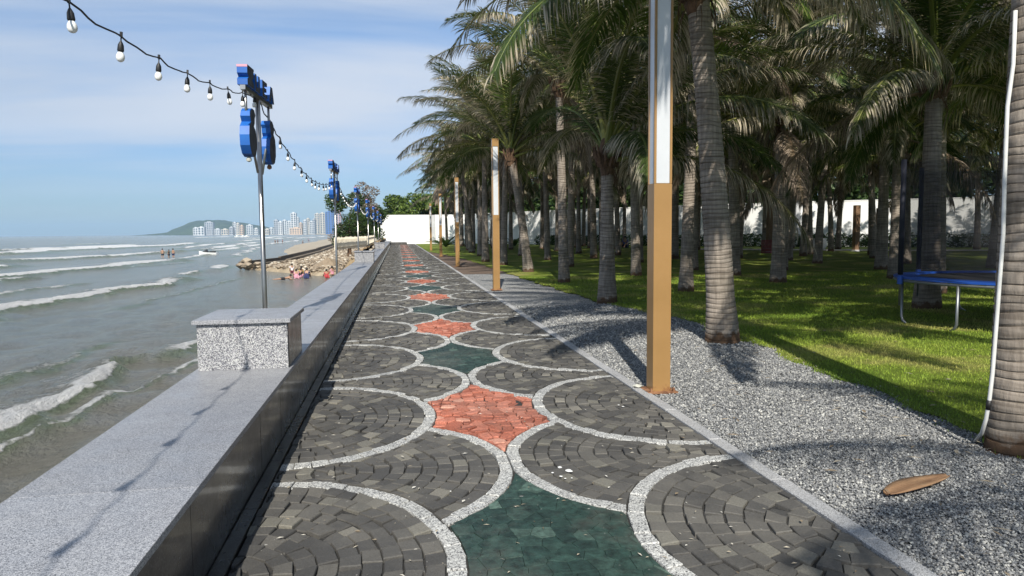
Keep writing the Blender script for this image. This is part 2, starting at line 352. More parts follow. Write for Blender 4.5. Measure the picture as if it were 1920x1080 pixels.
strip('mulch_bed', lambda y: 2.43, wob, [y for y in _ys if y >= 27], -.012, M_soil)

# gravel stones (nobody could count them)
rg = np.random.default_rng(3)
def gravel():
    P_ = []; S_ = []
    for y0, y1, dens, size in ((2.2, 5.5, 6800, .0092), (5.5, 9, 3900, .0115), (9, 15, 1500, .017)):
        n = int((y1-y0)*2.9*dens); x = rg.uniform(2.43, 5.3, n); y = rg.uniform(y0, y1, n)
        lim = np.array([wob(q) for q in np.linspace(y0, y1, 200)]); li = np.interp(y, np.linspace(y0, y1, 200), lim)
        k = x < li+.05+rg.exponential(.05, n); x = x[k]; y = y[k]
        P_.append(np.c_[x, y, rg.uniform(-.016, -.002, len(x))]); S_.append(size*rg.uniform(.55, 1.35, len(x)))
    P_ = np.vstack(P_); S_ = np.hstack(S_); n = len(P_)
    o6 = np.array([(1, 0, 0), (-.9, .1, 0), (0, 1, .1), (.1, -.8, -.1), (.1, .1, .75), (0, 0, -.6)])
    f8 = np.array([(4, 0, 2), (4, 2, 1), (4, 1, 3), (4, 3, 0), (5, 2, 0), (5, 1, 2), (5, 3, 1), (5, 0, 3)])[:4]
    f8 = np.vstack([f8, [(5, 2, 0), (5, 0, 3)]])
    A = rg.uniform(0, 2*math.pi, n); T = rg.normal(0, .5, n); jit = 1+rg.normal(0, .22, (n, 6, 3))
    V = o6[None]*jit*S_[:, None, None]
    ct, st = np.cos(T)[:, None], np.sin(T)[:, None]; y_, z_ = V[..., 1]*ct-V[..., 2]*st, V[..., 1]*st+V[..., 2]*ct; V = np.stack([V[..., 0], y_, z_], -1)
    ca, sa = np.cos(A)[:, None], np.sin(A)[:, None]; x_, y_ = V[..., 0]*ca-V[..., 1]*sa, V[..., 0]*sa+V[..., 1]*ca; V = np.stack([x_, y_, V[..., 2]], -1)+P_[:, None, :]
    Fc = (np.arange(n)*6)[:, None, None]+f8[None]
    o = ob('gravel', mesh('gravel', V.reshape(-1, 3), Fc.reshape(-1, 3), M_stone, attrs={'rnd': ('FACE', np.repeat(rg.beta(1.6, 1.7, n), len(f8)))}))
    tag(o, 'loose grey and white gravel beside the paved promenade', 'gravel', kind='stuff')
gravel()

def grass():
    V = []; 
    for y0, y1, dens, hh in ((2.5, 9, 1500, .035), (9, 15, 700, .045), (15, 24, 260, .055)):
        xr = 7+y1*.55
        n = int((y1-y0)*(xr-3.9)*dens); x = rg.uniform(3.9, xr, n); y = rg.uniform(y0, y1, n)
        li = np.interp(y, np.linspace(y0, y1, 200), [wob(q) for q in np.linspace(y0, y1, 200)])
        k = x > li-.03+rg.exponential(.03, n)*rg.choice([-1, 1], n); x = x[k]; y = y[k]; n = len(x)
        a = rg.uniform(0, 6.28, n); w = hh*.13; h = hh*rg.uniform(.4, 1.2, n); la = rg.uniform(0, 6.28, n); lean = h*rg.uniform(.1, .9, n)
        b0 = np.c_[x-w*np.cos(a), y-w*np.sin(a), np.full(n, .0)]; b1 = np.c_[x+w*np.cos(a), y+w*np.sin(a), np.full(n, .0)]
        tp = np.c_[x+lean*np.cos(la), y+lean*np.sin(la), h]
        V.append(np.stack([b0, b1, tp], 1))
    V = np.vstack(V); n = len(V)
    o = ob('grass', mesh('grass', V.reshape(-1, 3), np.arange(n*3).reshape(-1, 3), M_blade, attrs={'rnd': ('FACE', rg.random(n))}))
    tag(o, 'short mown grass of the palm lawn beside the gravel', 'grass', kind='stuff')
grass()

# ---- sea
M_sea = mat('sea_water', rough=.12, spec=.5); t, b = BS(M_sea); p = pos(t)
b.inputs['IOR'].default_value = 1.33
wc = ramp(t, noise(t, .07, 4, .6, vmap(t, p, (1.6, .5, 1))), [(.35, (.175, .195, .18)), (.65, (.26, .265, .24))])
sh = attr(t, 'shore'); wc = mix(t, sh, wc, (.26, .235, .185)); wc = mix(t, attr(t, 'swell'), wc, (.13, .19, .10))
fo = attr(t, 'foam')
nf = mth(t, 'ADD', mth(t, 'MULTIPLY', noise(t, 3.2, 9, .78, p), 1.15), mth(t, 'MULTIPLY', noise(t, .4, 4, .6, p), .55))
fm = ramp(t, mth(t, 'ADD', mth(t, 'MULTIPLY', fo, .95), mth(t, 'SUBTRACT', nf, .90)), [(.36, (0, 0, 0)), (.60, (1, 1, 1))])
L(t, mix(t, fm, wc, (.78, .78, .77)), b.inputs['Base Color'])
L(t, mix(t, fm, (.16, .16, .16), (.8, .8, .8)), b.inputs['Roughness'])
w1 = noise(t, 2.6, 8, .74, vmap(t, p, (1.6, .9, 1))); w2 = noise(t, .35, 5, .6, vmap(t, p, (1.6, .55, 1)))
bump(t, b, mth(t, 'ADD', mth(t, 'ADD', mth(t, 'MULTIPLY', w1, .55), w2), mth(t, 'MULTIPLY', fm, .25)), .95, 1.3)
SEA = -2.2
WAVES = [ # polyline in world metres, foam width, amplitude, strength
 ([(-8.6, 9), (-8.0, 15.4), (-7.8, 18.2), (-7.75, 22.6)], .85, .30, 1.0),
 ([(-7.1, 23.5), (-6.9, 25.5), (-6.8, 28)], .6, .16, .9),
 ([(-7.2, 12), (-6.9, 17), (-6.3, 21), (-5.7, 26)], .28, .05, .7),
 ([(-20.5, 30), (-20, 40), (-18.5, 48.6), (-18.3, 56), (-18.5, 64.5)], 2.0, .33, 1.0),
 ([(-18.9, 66.5), (-19.4, 76)], 1.6, .25, .9), ([(-19.2, 78), (-19.8, 88)], 1.5, .25, 1),
 ([(-38, 58), (-35.3, 70), (-31, 90), (-30.3, 106)], 3.0, .4, 1.0),
 ([(-49, 88), (-46, 98)], 3.0, .4, 1), ([(-31, 60), (-30.2, 66)], 1.5, .3, .8),
 ([(-58, 112), (-55.7, 119), (-49, 138), (-46, 160)], 3.5, .45, 1.0),
 ([(-84, 140), (-79, 158), (-74, 220), (-77, 303)], 7, .6, 1.0),
 ([(-44, 165), (-50, 230), (-62, 330)], 4, .3, .95), ([(-38, 150), (-46, 240), (-52, 420)], 3.2, .2, .9),
 ([(-70, 330), (-84, 440), (-95, 700)], 6, .3, .9), ([(-100, 520), (-140, 900)], 12, .4, .9), ([(-72, 500), (-80, 900)], 7, .3, .9),
 ([(-190, 700), (-240, 1100)], 18, .4, .8), ([(-130, 300), (-120, 340)], 6, .3, .6) , ([(-26, 45), (-25, 54), (-24.5, 60)], .9, .1, .62), ([(-14.5, 40), (-14, 52), (-13.6, 66)], .5, .06, .5), ([(-33, 110), (-34, 140)], 1.6, .15, .8), ([(-26, 118), (-31, 158), (-39, 215)], 1.6, .12, .85), ([(-66, 100), (-60, 118)], 2.4, .3, .8), ([(-92, 150), (-80, 200), (-79, 250)], 4, .4, .8), ([(-57, 200), (-66, 290)], 3.4, .25, .9), ([(-30, 84), (-27, 100)], 1.0, .1, .55), ([(-12, 12), (-10.8, 18), (-10.2, 27)], .8, .04, .5), ([(-45, 66), (-43, 80)], 1.8, .2, .7)]
def sea():
    ys = np.r_[np.linspace(-40, 5, 20), 6*np.exp(np.linspace(0, math.log(12000/6), 760))]; nx = 460
    u = np.linspace(0, 1, nx)
    Y = np.repeat(ys[:, None], nx, 1); Wd = 60+1.25*np.maximum(Y, 0); X = np.where(Y > 900, .05*(Y-900), 0) + -1.6 - (Wd+np.where(Y > 900, .05*(Y-900), 0))*u[None]**1.45
    foam = np.zeros_like(X); Z = np.zeros_like(X); swell = np.zeros_like(X)
    for pl, wd, amp, st in WAVES:
        pl = np.array(pl, float); m = (Y > pl[0, 1]-wd*6) & (Y < pl[-1, 1]+wd*6)
        cx = np.interp(Y[m], pl[:, 1], pl[:, 0]); yy = Y[m]
        cx = cx+wd*.35*np.sin(yy/(wd*2.3)+amp*40)+wd*.2*np.sin(yy/(wd*.9)+1)
        for q_ in range(5): cx = cx+wd*.085/(q_+1)**.5*np.sin(yy*(1.7+q_*1.9)/wd+q_*2.3+amp*11)
        L_ = pl[-1, 1]-pl[0, 1]; tt = np.clip(np.minimum(yy-pl[0, 1], pl[-1, 1]-yy)/(L_*.12+wd*.8), -1, 1)
        s = np.clip(tt, 0, 1)**.6; s2 = 1/(1+np.exp(-6*(tt+.3)))
        d = (X[m]-cx)/wd     # + towards the shore
        wv_ = .75+.35*np.sin(yy/(wd*3.1)+amp*9)+.2*np.sin(yy/(wd*1.3)+2); d = d/np.clip(wv_, .3, 2)
        fr = np.where(d > 0, np.clip(1-d/.35, 0, 1), np.clip(1+d/1.0, 0, 1)); tail = np.clip(1+d/6, 0, 1)*(d < 0)*.50
        foam[m] = np.maximum(foam[m], np.maximum(np.clip(fr*1.5, 0, 1), tail)*s*st)
        Z[m] = Z[m]+amp*np.exp(-((d+.2)/np.where(d > -.2, .55, 1.9))**2)*s2
        swell[m] = np.maximum(swell[m], .7*np.exp(-((d-.25)/.5)**2)*s2)
    # broad swell
    Z += .05*np.sin(X/2.7+.5*np.sin(Y/9))*np.exp(-((Y-20)/60)**2)+.10*np.sin(X/6.5+.8*np.sin(Y/23))*(Y > 0)*(Y < 600)
    gs = np.random.default_rng(12); dY = np.maximum(.0112*np.maximum(Y, 6), .06)
    for q_ in range(34):
        wl = .4*7**gs.random(); th = gs.normal(0, .6); ph = gs.uniform(0, 6.28); k_ = 2*math.pi/wl
        Z += wl*.0085*np.sin(k_*(X*math.cos(th)+Y*math.sin(th))+ph)*np.clip(wl/(dY*3.2)-1, 0, 1)*(Y > 0)
    Z += foam*.05*np.sin(X*9+3*np.sin(Y*4))*np.sin(Y*7+2*np.sin(X*6))*(Y < 70)
    # lapping edge near the wall and beach
    edge = np.exp(-((X+1.9)/.35)**2)*(Y > 30)*(Y < 60)*.5
    foam = np.maximum(foam, edge)
    shore = np.clip((X+13)/11, 0, 1)*np.clip((Y-2)/10, .5, 1)*.85+np.clip(1-np.abs(X+.13*Y)/(.08*Y+8), 0, 1)*(Y > 90)*(Y < 900)*.7
    shore = np.clip(shore, 0, 1)
    V = np.stack([X, Y, SEA+Z], -1).reshape(-1, 3); nr = len(ys)
    idx = np.arange(nr*nx).reshape(nr, nx); Fq = np.stack([idx[:-1, :-1], idx[:-1, 1:], idx[1:, 1:], idx[1:, :-1]], -1).reshape(-1, 4)[:, ::-1]
    o = ob('sea', mesh('sea', V, Fq, M_sea, True, {'foam': ('POINT', foam.ravel()), 'shore': ('POINT', shore.ravel()), 'swell': ('POINT', np.clip(swell, 0, 1).ravel())}))
    o['kind'] = 'structure'
sea()
sheet('seabed', -9000, 900, -60, 13000, -4.4, M_sand)

# ------------------------------------------------------------------ paving
XL, XR, AX = -.83, 2.31, .74
PER, J0 = 2.86, 4.78
JM = -1
def paving():
    pieces = {'dark_sett': [], 'border_sett': [], 'red_stone': [], 'green_stone': []}
    rx, ry = 1.13, 1.31           # side fan, outer edge of its pale border
    BW = .095
    mr = 1.2; mc = .49            # middle fan radius, centre offset from the axis mirrored
    rr = random.Random(11)
    hw = AX-XL
    def side(k): return J0+PER*(k+.5)
    def build_half(sg):
        ex = XL if sg < 0 else XR
        hwid = abs(AX-ex)
        def w2(x, y): return (AX+sg*x, y)     # local x = distance from axis towards the edge
        # local: axis at x=0, edge at x=hwid
        r_side = hwid-.44 if sg < 0 else hwid-.46
        for k in range(-2, 34):
            cy = side(k)
            def nrm(p, cy_=cy): return math.hypot((p[0]-hwid)/r_side, (p[1]-cy_)/ry)
            # rings of the side fan
            nring = 0; ro = 1.0; first = True
            while ro > .02:
                bw = BW/r_side if first else rr.uniform(.098, .112)/r_side
                ri = max(ro-bw, 0)
                rm = (ro+ri)/2*r_side*1.08
                n = max(2, int(round(math.pi*rm/(.125 if first else .118))))
                off = rr.uniform(0, .5)
                for i in range(-1, n+1):
                    a0 = math.pi/2+(i+off)*math.pi/n; a1 = a0+math.pi/n
                    jr = lambda: rr.uniform(-.006, .006)
                    def pt(r, a): return (hwid+r*r_side*math.cos(a)+jr(), cy+r*ry*math.sin(a)+jr())
                    if first:
                        poly = [pt(ro, a0), pt(ro, a1), pt(ri, a1), pt(ri, a0)]
                    else:
                        sk = rr.uniform(-.06, .06)*.3
                        poly = [pt(ro, a0+sk), pt(ro, a1+sk), pt(ri, a1), pt(ri, a0)]
                    if min(p[0] for p in poly) > hwid-.012: continue
                    poly = [(min(p[0], hwid-.003), p[1]) for p in poly]
                    pieces['border_sett' if first else 'dark_sett'].append([w2(*p) for p in poly])
                ro = ri; first = False
        for k in range(-2, 35):
            cy = J0+PER*k; cx = mr-.014
            sides = [J0+PER*(k-.5), J0+PER*(k+.5)]
            def inside_side(p):
                for c in sides:
                    q = math.hypot((p[0]-hwid)/r_side, (p[1]-c)/ry)
                    if q < 1.0: return c, q
                return None
            def snap(p):
                r = inside_side(p)
                if r is None: return p, False
                c, q = r
                if q < 1e-3: return p, True
                return (hwid+(p[0]-hwid)/q*1.004, c+(p[1]-c)/q*1.004), True
            ro = mr; first = True
            while ro > .03:
                bw = BW if first else rr.uniform(.098, .112); ri = max(ro-bw, 0); rm = (ro+ri)/2
                n = max(5, int(round(2*math.pi*rm/(.125 if first else .118)))); off = rr.random()
                for i in range(n):
                    a0 = (i+off)*2*math.pi/n; a1 = a0+2*math.pi/n
                    jr = lambda: rr.uniform(-.006, .006)
                    poly = [(cx+r*math.cos(a)+jr(), cy+r*math.sin(a)+jr()) for r, a in ((ro, a0), (ro, a1), (ri, a1), (ri, a0))]
                    if min(p[0] for p in poly) > hwid-.012: continue
                    # drop what lies under the side fans
                    if abs(poly[0][1]-cy) > PER/2: continue
                    S = [snap(p) for p in poly]
                    if all(s[1] for s in S): continue
                    poly = [(max(.003, min(s[0][0], hwid-.003)), s[0][1]) for s in S]
                    pieces['border_sett' if first else 'dark_sett'].append([w2(*p) for p in poly])
                ro = ri; first = False
    build_half(-1); build_half(1)
    # star-shaped fields between the fans: irregular stones
    for k in range(-1, 34):
        y0 = J0+PER*k; yc = y0+PER/2; col = 'red_stone' if k % 2 == 0 else 'green_stone'
        sp = .105
        seeds = []
        nx_, ny_ = 11, 28
        for i in range(nx_):
            for j in range(ny_):
                seeds.append((AX+(i-nx_/2+.5)*sp+rr.uniform(-.36, .36)*sp, yc+(j-ny_/2+.5)*sp+rr.uniform(-.36, .36)*sp))
        def inside(p):
            for sg in (-1, 1):
                hwid = abs(AX-(XL if sg < 0 else XR)); rs = hwid-(.44 if sg < 0 else .46)
                lx = (p[0]-AX)*sg
                if math.hypot((lx-hwid)/rs, (p[1]-yc)/ry) < 1: return ('s', sg, hwid, rs)
                for c in (y0, y0+PER):
                    if math.hypot(lx-(mr-.014), p[1]-c) < mr: return ('m', sg, c)
            return None
        def snapd(p):
            for _ in range(3):
                r = inside(p)
                if r is None: return p, _ > 0
                lx = (p[0]-AX)*r[1]
                if r[0] == 's':
                    q = math.hypot((lx-r[2])/r[3], (p[1]-yc)/ry); lx = r[2]+(lx-r[2])/q*1.006; y = yc+(p[1]-yc)/q*1.006
                else:
                    cx = mr-.014; q = math.hypot(lx-cx, p[1]-r[2])/mr; lx = cx+(lx-cx)/q*1.006; y = r[2]+(p[1]-r[2])/q*1.006
                p = (AX+lx*r[1], y)
            return p, True
        for s in seeds:
            if not (y0-.02 < s[1] < y0+PER+.02): continue
            if abs(s[0]-AX) > .62: continue
            if abs(s[0]-AX) < .03 and (s[1]-y0 < .1 or y0+PER-s[1] < .1): pass
            poly = [(s[0]-.12, s[1]-.12), (s[0]+.12, s[1]-.12), (s[0]+.12, s[1]+.12), (s[0]-.12, s[1]+.12)]
            for q in seeds:
                dx, dy = q[0]-s[0], q[1]-s[1]; d2 = dx*dx+dy*dy
                if d2 == 0 or d2 > .09: continue
                mx, my = (q[0]+s[0])/2, (q[1]+s[1])/2; new = []
                for a in range(len(poly)):
                    p, r = poly[a], poly[(a+1) % len(poly)]
                    fp = (p[0]-mx)*dx+(p[1]-my)*dy; fr = (r[0]-mx)*dx+(r[1]-my)*dy
                    if fp <= 0: new.append(p)
                    if fp*fr < 0: tt = fp/(fp-fr); new.append((p[0]+(r[0]-p[0])*tt, p[1]+(r[1]-p[1])*tt))
                poly = new
                if len(poly) < 3: break
            if len(poly) < 3: continue
            S = [snapd(p) for p in poly]
            if all(q[1] for q in S): continue
            pieces[col].append([q[0] for q in S])
    root = empty('promenade_paving', (0, 0, 0)); root['kind'] = 'structure'
    bed = sheet('mortar_bed', XL, XR, -6, 101, -.016, M_mortar, root, None)
    matn = {'dark_sett': M_sett, 'border_sett': M_white, 'red_stone': M_red, 'green_stone': M_green}
    hs = {'dark_sett': .005, 'border_sett': .004, 'red_stone': .007, 'green_stone': .004}
    def solid(poly, kind, simple):
        # clean and inset
        ar = 0; n = len(poly)
        for i in range(n): p, q = poly[i], poly[(i+1) % n]; ar += p[0]*q[1]-q[0]*p[1]
        if abs(ar)/2 < .0009: return None
        if ar < 0: poly = poly[::-1]
        cx = sum(p[0] for p in poly)/n; cy = sum(p[1] for p in poly)/n
        sz = math.sqrt(abs(ar)/2)
        g = {'dark_sett': rr.uniform(.005, .011), 'border_sett': .0035, 'red_stone': .005, 'green_stone': .0008}[kind]
        k0 = max(.6, 1-g/sz); k1 = k0-(.11 if kind == 'red_stone' else .02 if kind == 'green_stone' else .05)
        z = rr.gauss(0, hs[kind]); tx, ty = rr.gauss(0, .045 if kind != 'red_stone' else .09), rr.gauss(0, .045 if kind != 'red_stone' else .09)
        if kind in ('border_sett', 'green_stone'): tx *= .4; ty *= .4
        if kind == 'green_stone': z *= .3; tx *= .5; ty *= .5
        O = [((p[0]-cx)*k0, (p[1]-cy)*k0) for p in poly]; T = [((p[0]-cx)*k1, (p[1]-cy)*k1) for p in poly]
        zt = lambda p: z+p[0]*tx+p[1]*ty
        if simple:
            v = [(x, y, -.016) for x, y in O]+[(x, y, zt((x, y))) for x, y in O]; f = [tuple(range(n, 2*n))]+[(i, (i+1) % n, (i+1) % n+n, i+n) for i in range(n)]
        else:
            v = [(x, y, -.018) for x, y in O]+[(x, y, zt((x, y))-.006) for x, y in O]+[(x, y, zt((x, y))) for x, y in T]
            f = [tuple(range(2*n, 3*n))]+[(i, (i+1) % n, (i+1) % n+n, i+n) for i in range(n)]+[(i+n, (i+1) % n+n, (i+1) % n+2*n, i+2*n) for i in range(n)]
        return (cx, cy, v, f, rr.random())
    for kind, pl in pieces.items():
        sol = []
        for poly in pl:
            cy = poly[0][1]
            if cy > 100 or cy < -3: continue
            s = solid(poly, kind, cy > 22)
            if s: sol.append(s)
        def seen(s):
            v = CM.T @ np.array([s[0], s[1], -H])
            if v[2] > -.5: return False
            x, y = F*v[0]/-v[2], F*v[1]/-v[2]; return abs(x) < 985 and abs(y) < 560
        vis = sorted([s for s in sol if seen(s)], key=lambda s: s[1])[:300]; ids = set(id(s) for s in vis)
        for s in vis:
            me = mesh(kind, s[2], s[3], matn[kind], attrs={'rnd': ('FACE', [s[4]]*len(s[3]))}); ob(kind, me, root, (s[0], s[1], 0))
        mb = MB()
        for s in sol:
            if id(s) in ids: continue
            mb.add([(v[0]+s[0], v[1]+s[1], v[2]) for v in s[2]], s[3], s[4])
        o = mb.build({'dark_sett': 'far_dark_setts', 'border_sett': 'far_border_setts', 'red_stone': 'far_red_stones', 'green_stone': 'far_green_stones'}[kind], matn[kind], root); o['kind'] = 'stuff'
paving()

# kerb on the right, narrow granite edge strip at the wall foot
kerb = empty('kerb', (0, 0, 0)); kerb['kind'] = 'structure'
rk = random.Random(5); y = -4.0
kerb_me = {}
while y < 100:
    ln = .9 if y < 45 else 3.0
    key = (ln, rk.randrange(4))
    if key not in kerb_me: kerb_me[key] = MB().box(0, .105, 0, ln-.006, -.15, .008, rk.random(), bev=.006).me('kerb_stone', M_kerb)
    ob('kerb_stone', kerb_me[key], kerb, (2.318+rk.uniform(-.002, .002), y, rk.uniform(-.003, .003))); y += ln
strip_o = empty('wall_foot_strip', (0, 0, 0)); strip_o['kind'] = 'structure'
st_me = [MB().box(0, .08, 0, .894, -.1, .006, i/3, bev=.003).me('strip_slab', M_blk) for i in range(3)]
for i in range(115): ob('strip_slab', st_me[i % 3], strip_o, (-.915, -3+i*.9, 0))

# ------------------------------------------------------------------ granite bench wall
bw = empty('granite_bench_wall', (-1.27, 0, 0)); tag(bw, 'low bench wall of polished granite slabs along the sea side of the promenade', 'bench wall')
MB().box(-.30, .33, -6, 101, -4.2, .468).build('wall_core', M_pil, bw)
top_me = [MB().box(-.37, .39, 0, 2.3985, .47, .502, q, bev=.0015).me('top_slab', M_top) for q in (.1, .5, .9)]
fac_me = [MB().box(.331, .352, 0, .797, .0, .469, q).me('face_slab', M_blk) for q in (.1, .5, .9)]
sea_me = [MB().box(-.352, -.331, 0, 1.597, -4.0, .469, q).me('sea_side_slab', M_pil) for q in (.1, .9)]
for i in range(44): ob('top_slab', top_me[(i*7) % 3], bw, (0, -4+i*2.4, rk.uniform(-.0004, .0004)))
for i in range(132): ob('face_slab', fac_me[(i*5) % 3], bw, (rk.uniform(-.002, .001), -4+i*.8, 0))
for i in range(66): ob('sea_side_slab', sea_me[i % 2], bw, (0, -4+i*1.6, 0))

def pedestal(y0, ln, label):
    r = empty('granite_pedestal', (-1.25, y0, .503)); tag(r, label, 'pedestal', 'granite pedestals on the bench wall')
    MB().box(-.355, .345, .02, .045, 0, .375, .5).build('front_slab', M_ped, r)
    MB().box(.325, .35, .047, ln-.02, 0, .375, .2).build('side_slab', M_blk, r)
    MB().box(-.355, .323, .047, ln-.02, 0, .374, .5).build('body', M_ped, r)
    MB().box(-.385, .375, -.012, ln+.01, .377, .41, .6, bev=.004).build('cap', M_top, r)
    return r
pedestal(5.95, .84, 'nearest speckled granite block with overhanging cap on the bench wall')
pedestal(27.2, .84, 'middle granite block on the bench wall before the picket fence')
pedestal(50.5, .84, 'farthest granite block on the bench wall near the white wall')

# ------------------------------------------------------------------ far end wall
def wall_seg(root, a, b, h, th=.25, m=M_wall):
    a, b = Vector((*a, 0)), Vector((*b, 0)); d = (b-a); ln = d.length; an = math.atan2(d.y, d.x)
    MB().box(0, ln, 0, th, -.1, h, .5).build('wall_panel', m, root, loc=a, rot=(0, 0, an))
    MB().box(-.02, ln+.02, -.03, th+.03, h+.002, h+.08, .5).build('coping', m, root, loc=a, rot=(0, 0, an))
ew = empty('boundary_wall', (0, 0, 0)); tag(ew, 'tall plain white boundary wall at the far end of the promenade', 'wall')
wall_seg(ew, (-2.3, 100), (4.55, 100), 3.95); wall_seg(ew, (5.25, 100), (10, 98), 3.95)
MB().box(4.58, 5.22, 99.7, 100.3, -.1, 4.0, .5).build('pilaster', M_pil, ew)
gw = empty('garden_wall', (0, 0, 0)); tag(gw, 'white garden wall seen between the palm trunks deep in the grove', 'wall')
wpts = [(10.3, 97.8), (18, 84), (26, 71), (36, 60), (48, 51), (62, 44)]
for i in range(5):
    wall_seg(gw, wpts[i], wpts[i+1], 4.0)
    MB().box(-.22, .22, -.22, .22, -.1, 4.15, .5).build('pilaster', M_wall if i % 2 else M_pil, gw, loc=(*wpts[i+1], 0))
# raised step at the left of the path end
st = empty('end_step', (0, 0, 0)); tag(st, 'low dark step across the left half of the promenade before the white wall', 'step')
MB().box(-.83, 1.2, 92, 99.6, -.02, .28).build('step_block', M_sett, st)

# ------------------------------------------------------------------ shore: bank, rubble spit, beach, far land
def terrain(name, xs, ys, fn, m, label=None):
    X, Y = np.meshgrid(xs, ys); Z = fn(X, Y); nr, nc = X.shape
    idx = np.arange(nr*nc).reshape(nr, nc); Fq = np.stack([idx[:-1, :-1], idx[:-1, 1:], idx[1:, 1:], idx[1:, :-1]], -1).reshape(-1, 4)
    o = ob(name, mesh(name, np.stack([X, Y, Z], -1).reshape(-1, 3), Fq, m, False)); o['kind'] = 'structure'; return o
def fbm(X, Y, s, seed=0):
    r = np.zeros_like(X)
    for i in range(5):
        a = 1.7**i/s; r += (np.sin(X*a*1.3+Y*a*.7+i*2.1+seed)*np.cos(Y*a*1.1-X*a*.5+i*1.3+seed*2))/1.6**i
    return r*.4
def ss(a, b, x): q = np.clip((x-a)/(b-a), 0, 1); return q*q*(3-2*q)
def bank_h(X, Y):
    along = ss(21, 33, Y); across = 1-ss(0, 2.6+ss(30, 60, Y)*2.5, -1.6-X)
    return -2.8+(3.62)*along*across+.12*fbm(X, Y, 1.2)*along
terrain('earth_bank', np.linspace(-7.5, -1.6, 60), np.linspace(18, 100, 300), bank_h, M_earth)
def spit_h(X, Y):
    xl = np.interp(Y, [60, 72, 79, 93, 140, 220], [-4, -11, -15.8, -13.4, -13.9, -16])
    near = ss(60, 70, Y+.45*(X+4)*(-1)*0+np.where(X < -6, (X+6)*.95, 0))
    lft = ss(0, 1.2, X-xl)
    return -2.75+lft*near*(.95+.35*ss(90, 200, Y))+.16*fbm(X, Y, 1.5, 3)*lft
terrain('rubble_spit', np.linspace(-26, -1.6, 110), np.linspace(58, 240, 300), spit_h, M_rubblebase)
def beach_h(X, Y):
    xs_ = np.interp(Y, [100, 130, 156, 230, 500, 900, 2200, 3200], [-20, -23, -28, -37, -52, -60, -260, -900])
    return -2.6+ss(0, 1, (X-xs_)/(6+Y*.01))*.75
terrain('beach', np.r_[np.linspace(-1000, -80, 30), np.linspace(-78, 200, 90)], np.r_[np.linspace(105, 300, 60), np.linspace(310, 3600, 60)], beach_h, M_sand)

def rock_mesh(rs, s=1.0):
    o6 = [(1, 0, 0), (-1, 0, 0), (0, 1, 0), (0, -1, 0), (0, 0, .8), (0, 0, -.8), (.7, .7, .45), (-.7, .6, .4), (-.6, -.7, .45), (.7, -.6, .4)]
    v = [tuple(c*s*rs.uniform(.7, 1.15) for c in p) for p in o6]
    f = [(4, 6, 7), (4, 7, 8), (4, 8, 9), (4, 9, 6), (6, 2, 7), (7, 1, 8), (8, 3, 9), (9, 0, 6), (0, 2, 6), (2, 1, 7), (1, 3, 8), (3, 0, 9), (5, 2, 0), (5, 1, 2), (5, 3, 1), (5, 0, 3)]
    return v, f
rs = random.Random(9); mb = MB(); cnt = 0
while cnt < 9500:
    Y = 60+170*rs.random()**1.9; X = rs.uniform(-23, -1.8); h = float(spit_h(np.array(X), np.array(Y)))
    if h < -2.0: continue
    s = .06+.20*rs.random()**2.2*(1+Y/200); v, f = rock_mesh(rs, s); mb.add([(a+X, b_+Y, c*.75+h+s*.1) for a, b_, c in v], f, rs.random()); cnt += 1
for i in range(700):
    Y = rs.uniform(22, 60); X = -1.75-abs(rs.gauss(0, 1.6)); h = float(bank_h(np.array(X), np.array(Y)))
    if h < -2.1: continue
    s = rs.uniform(.04, .16); v, f = rock_mesh(rs, s); mb.add([(a+X, b_+Y, c+h) for a, b_, c in v], f, rs.random()*.7)
o = mb.build('rubble', M_rock); tag(o, 'loose rubble and broken stone heaped on the spit beyond the bathers', 'rubble', kind='stuff')
bwk = empty('breakwater', (-17, 80, SEA)); tag(bwk, 'long dark weathered breakwater beam along the sea edge of the rubble spit', 'breakwater')
bpts = [(-15.9, 80.5), (-13.7, 93), (-14.2, 140), (-16.3, 200)]
for i in range(3):
    a, b_ = Vector((*bpts[i], 0)), Vector((*bpts[i+1], 0)); d = b_-a
    MB().box(0, d.length-.05, -.3, .3, -.6, .5+.1*i).build('beam', M_darkwood, bwk, loc=(a.x+17, a.y-80, 0), rot=(0, 0, math.atan2(d.y, d.x)))
    MB().box(0, d.length-.05, .9, 1.2, .4, .8+.1*i).build('upper_beam', M_rock, bwk, loc=(a.x+17, a.y-80, 0), rot=(0, 0, math.atan2(d.y, d.x)))
for i, (x, y, s) in enumerate([(-15.9, 79.2, .7), (-16.8, 80.3, .55), (-15.4, 77.8, .5), (-14.7, 78.5, .45), (-16.4, 81.6, .7)]):
    v, f = rock_mesh(rs, s); o = MB().add(v, f, .35+.1*i).build('boulder', M_rock, loc=(x, y, SEA+.3+.1*i))
    tag(o, ['brown boulder nearest the breakwater at the tip of the rubble spit', 'boulder farthest left at the tip of the rubble spit', 'boulder nearest the viewer at the tip of the rubble spit', 'small boulder farthest right at the tip of the rubble spit', 'boulder behind the others at the tip of the rubble spit'][i], 'boulder', 'boulders at the tip of the spit')
x, y = U(610, 507, SEA)
o = MB().add([(-2.0, 0, -.3), (1.6, -.3, -.3), (1.9, 1.6, -.3), (-1.4, 1.8, -.3), (-1.5, .6, .35), (.25, .5, 1.35), (1.3, .8, .7), (-.8, 1.3, .5)], [(0, 1, 5, 4), (1, 2, 6, 5), (2, 3, 7, 6), (3, 0, 4, 7), (4, 5, 6, 7)], .35).build('concrete_chunk', M_rock, loc=(x, y, SEA))
tag(o, 'tilted pointed slab of broken concrete at the water edge behind the bathers', 'concrete chunk')

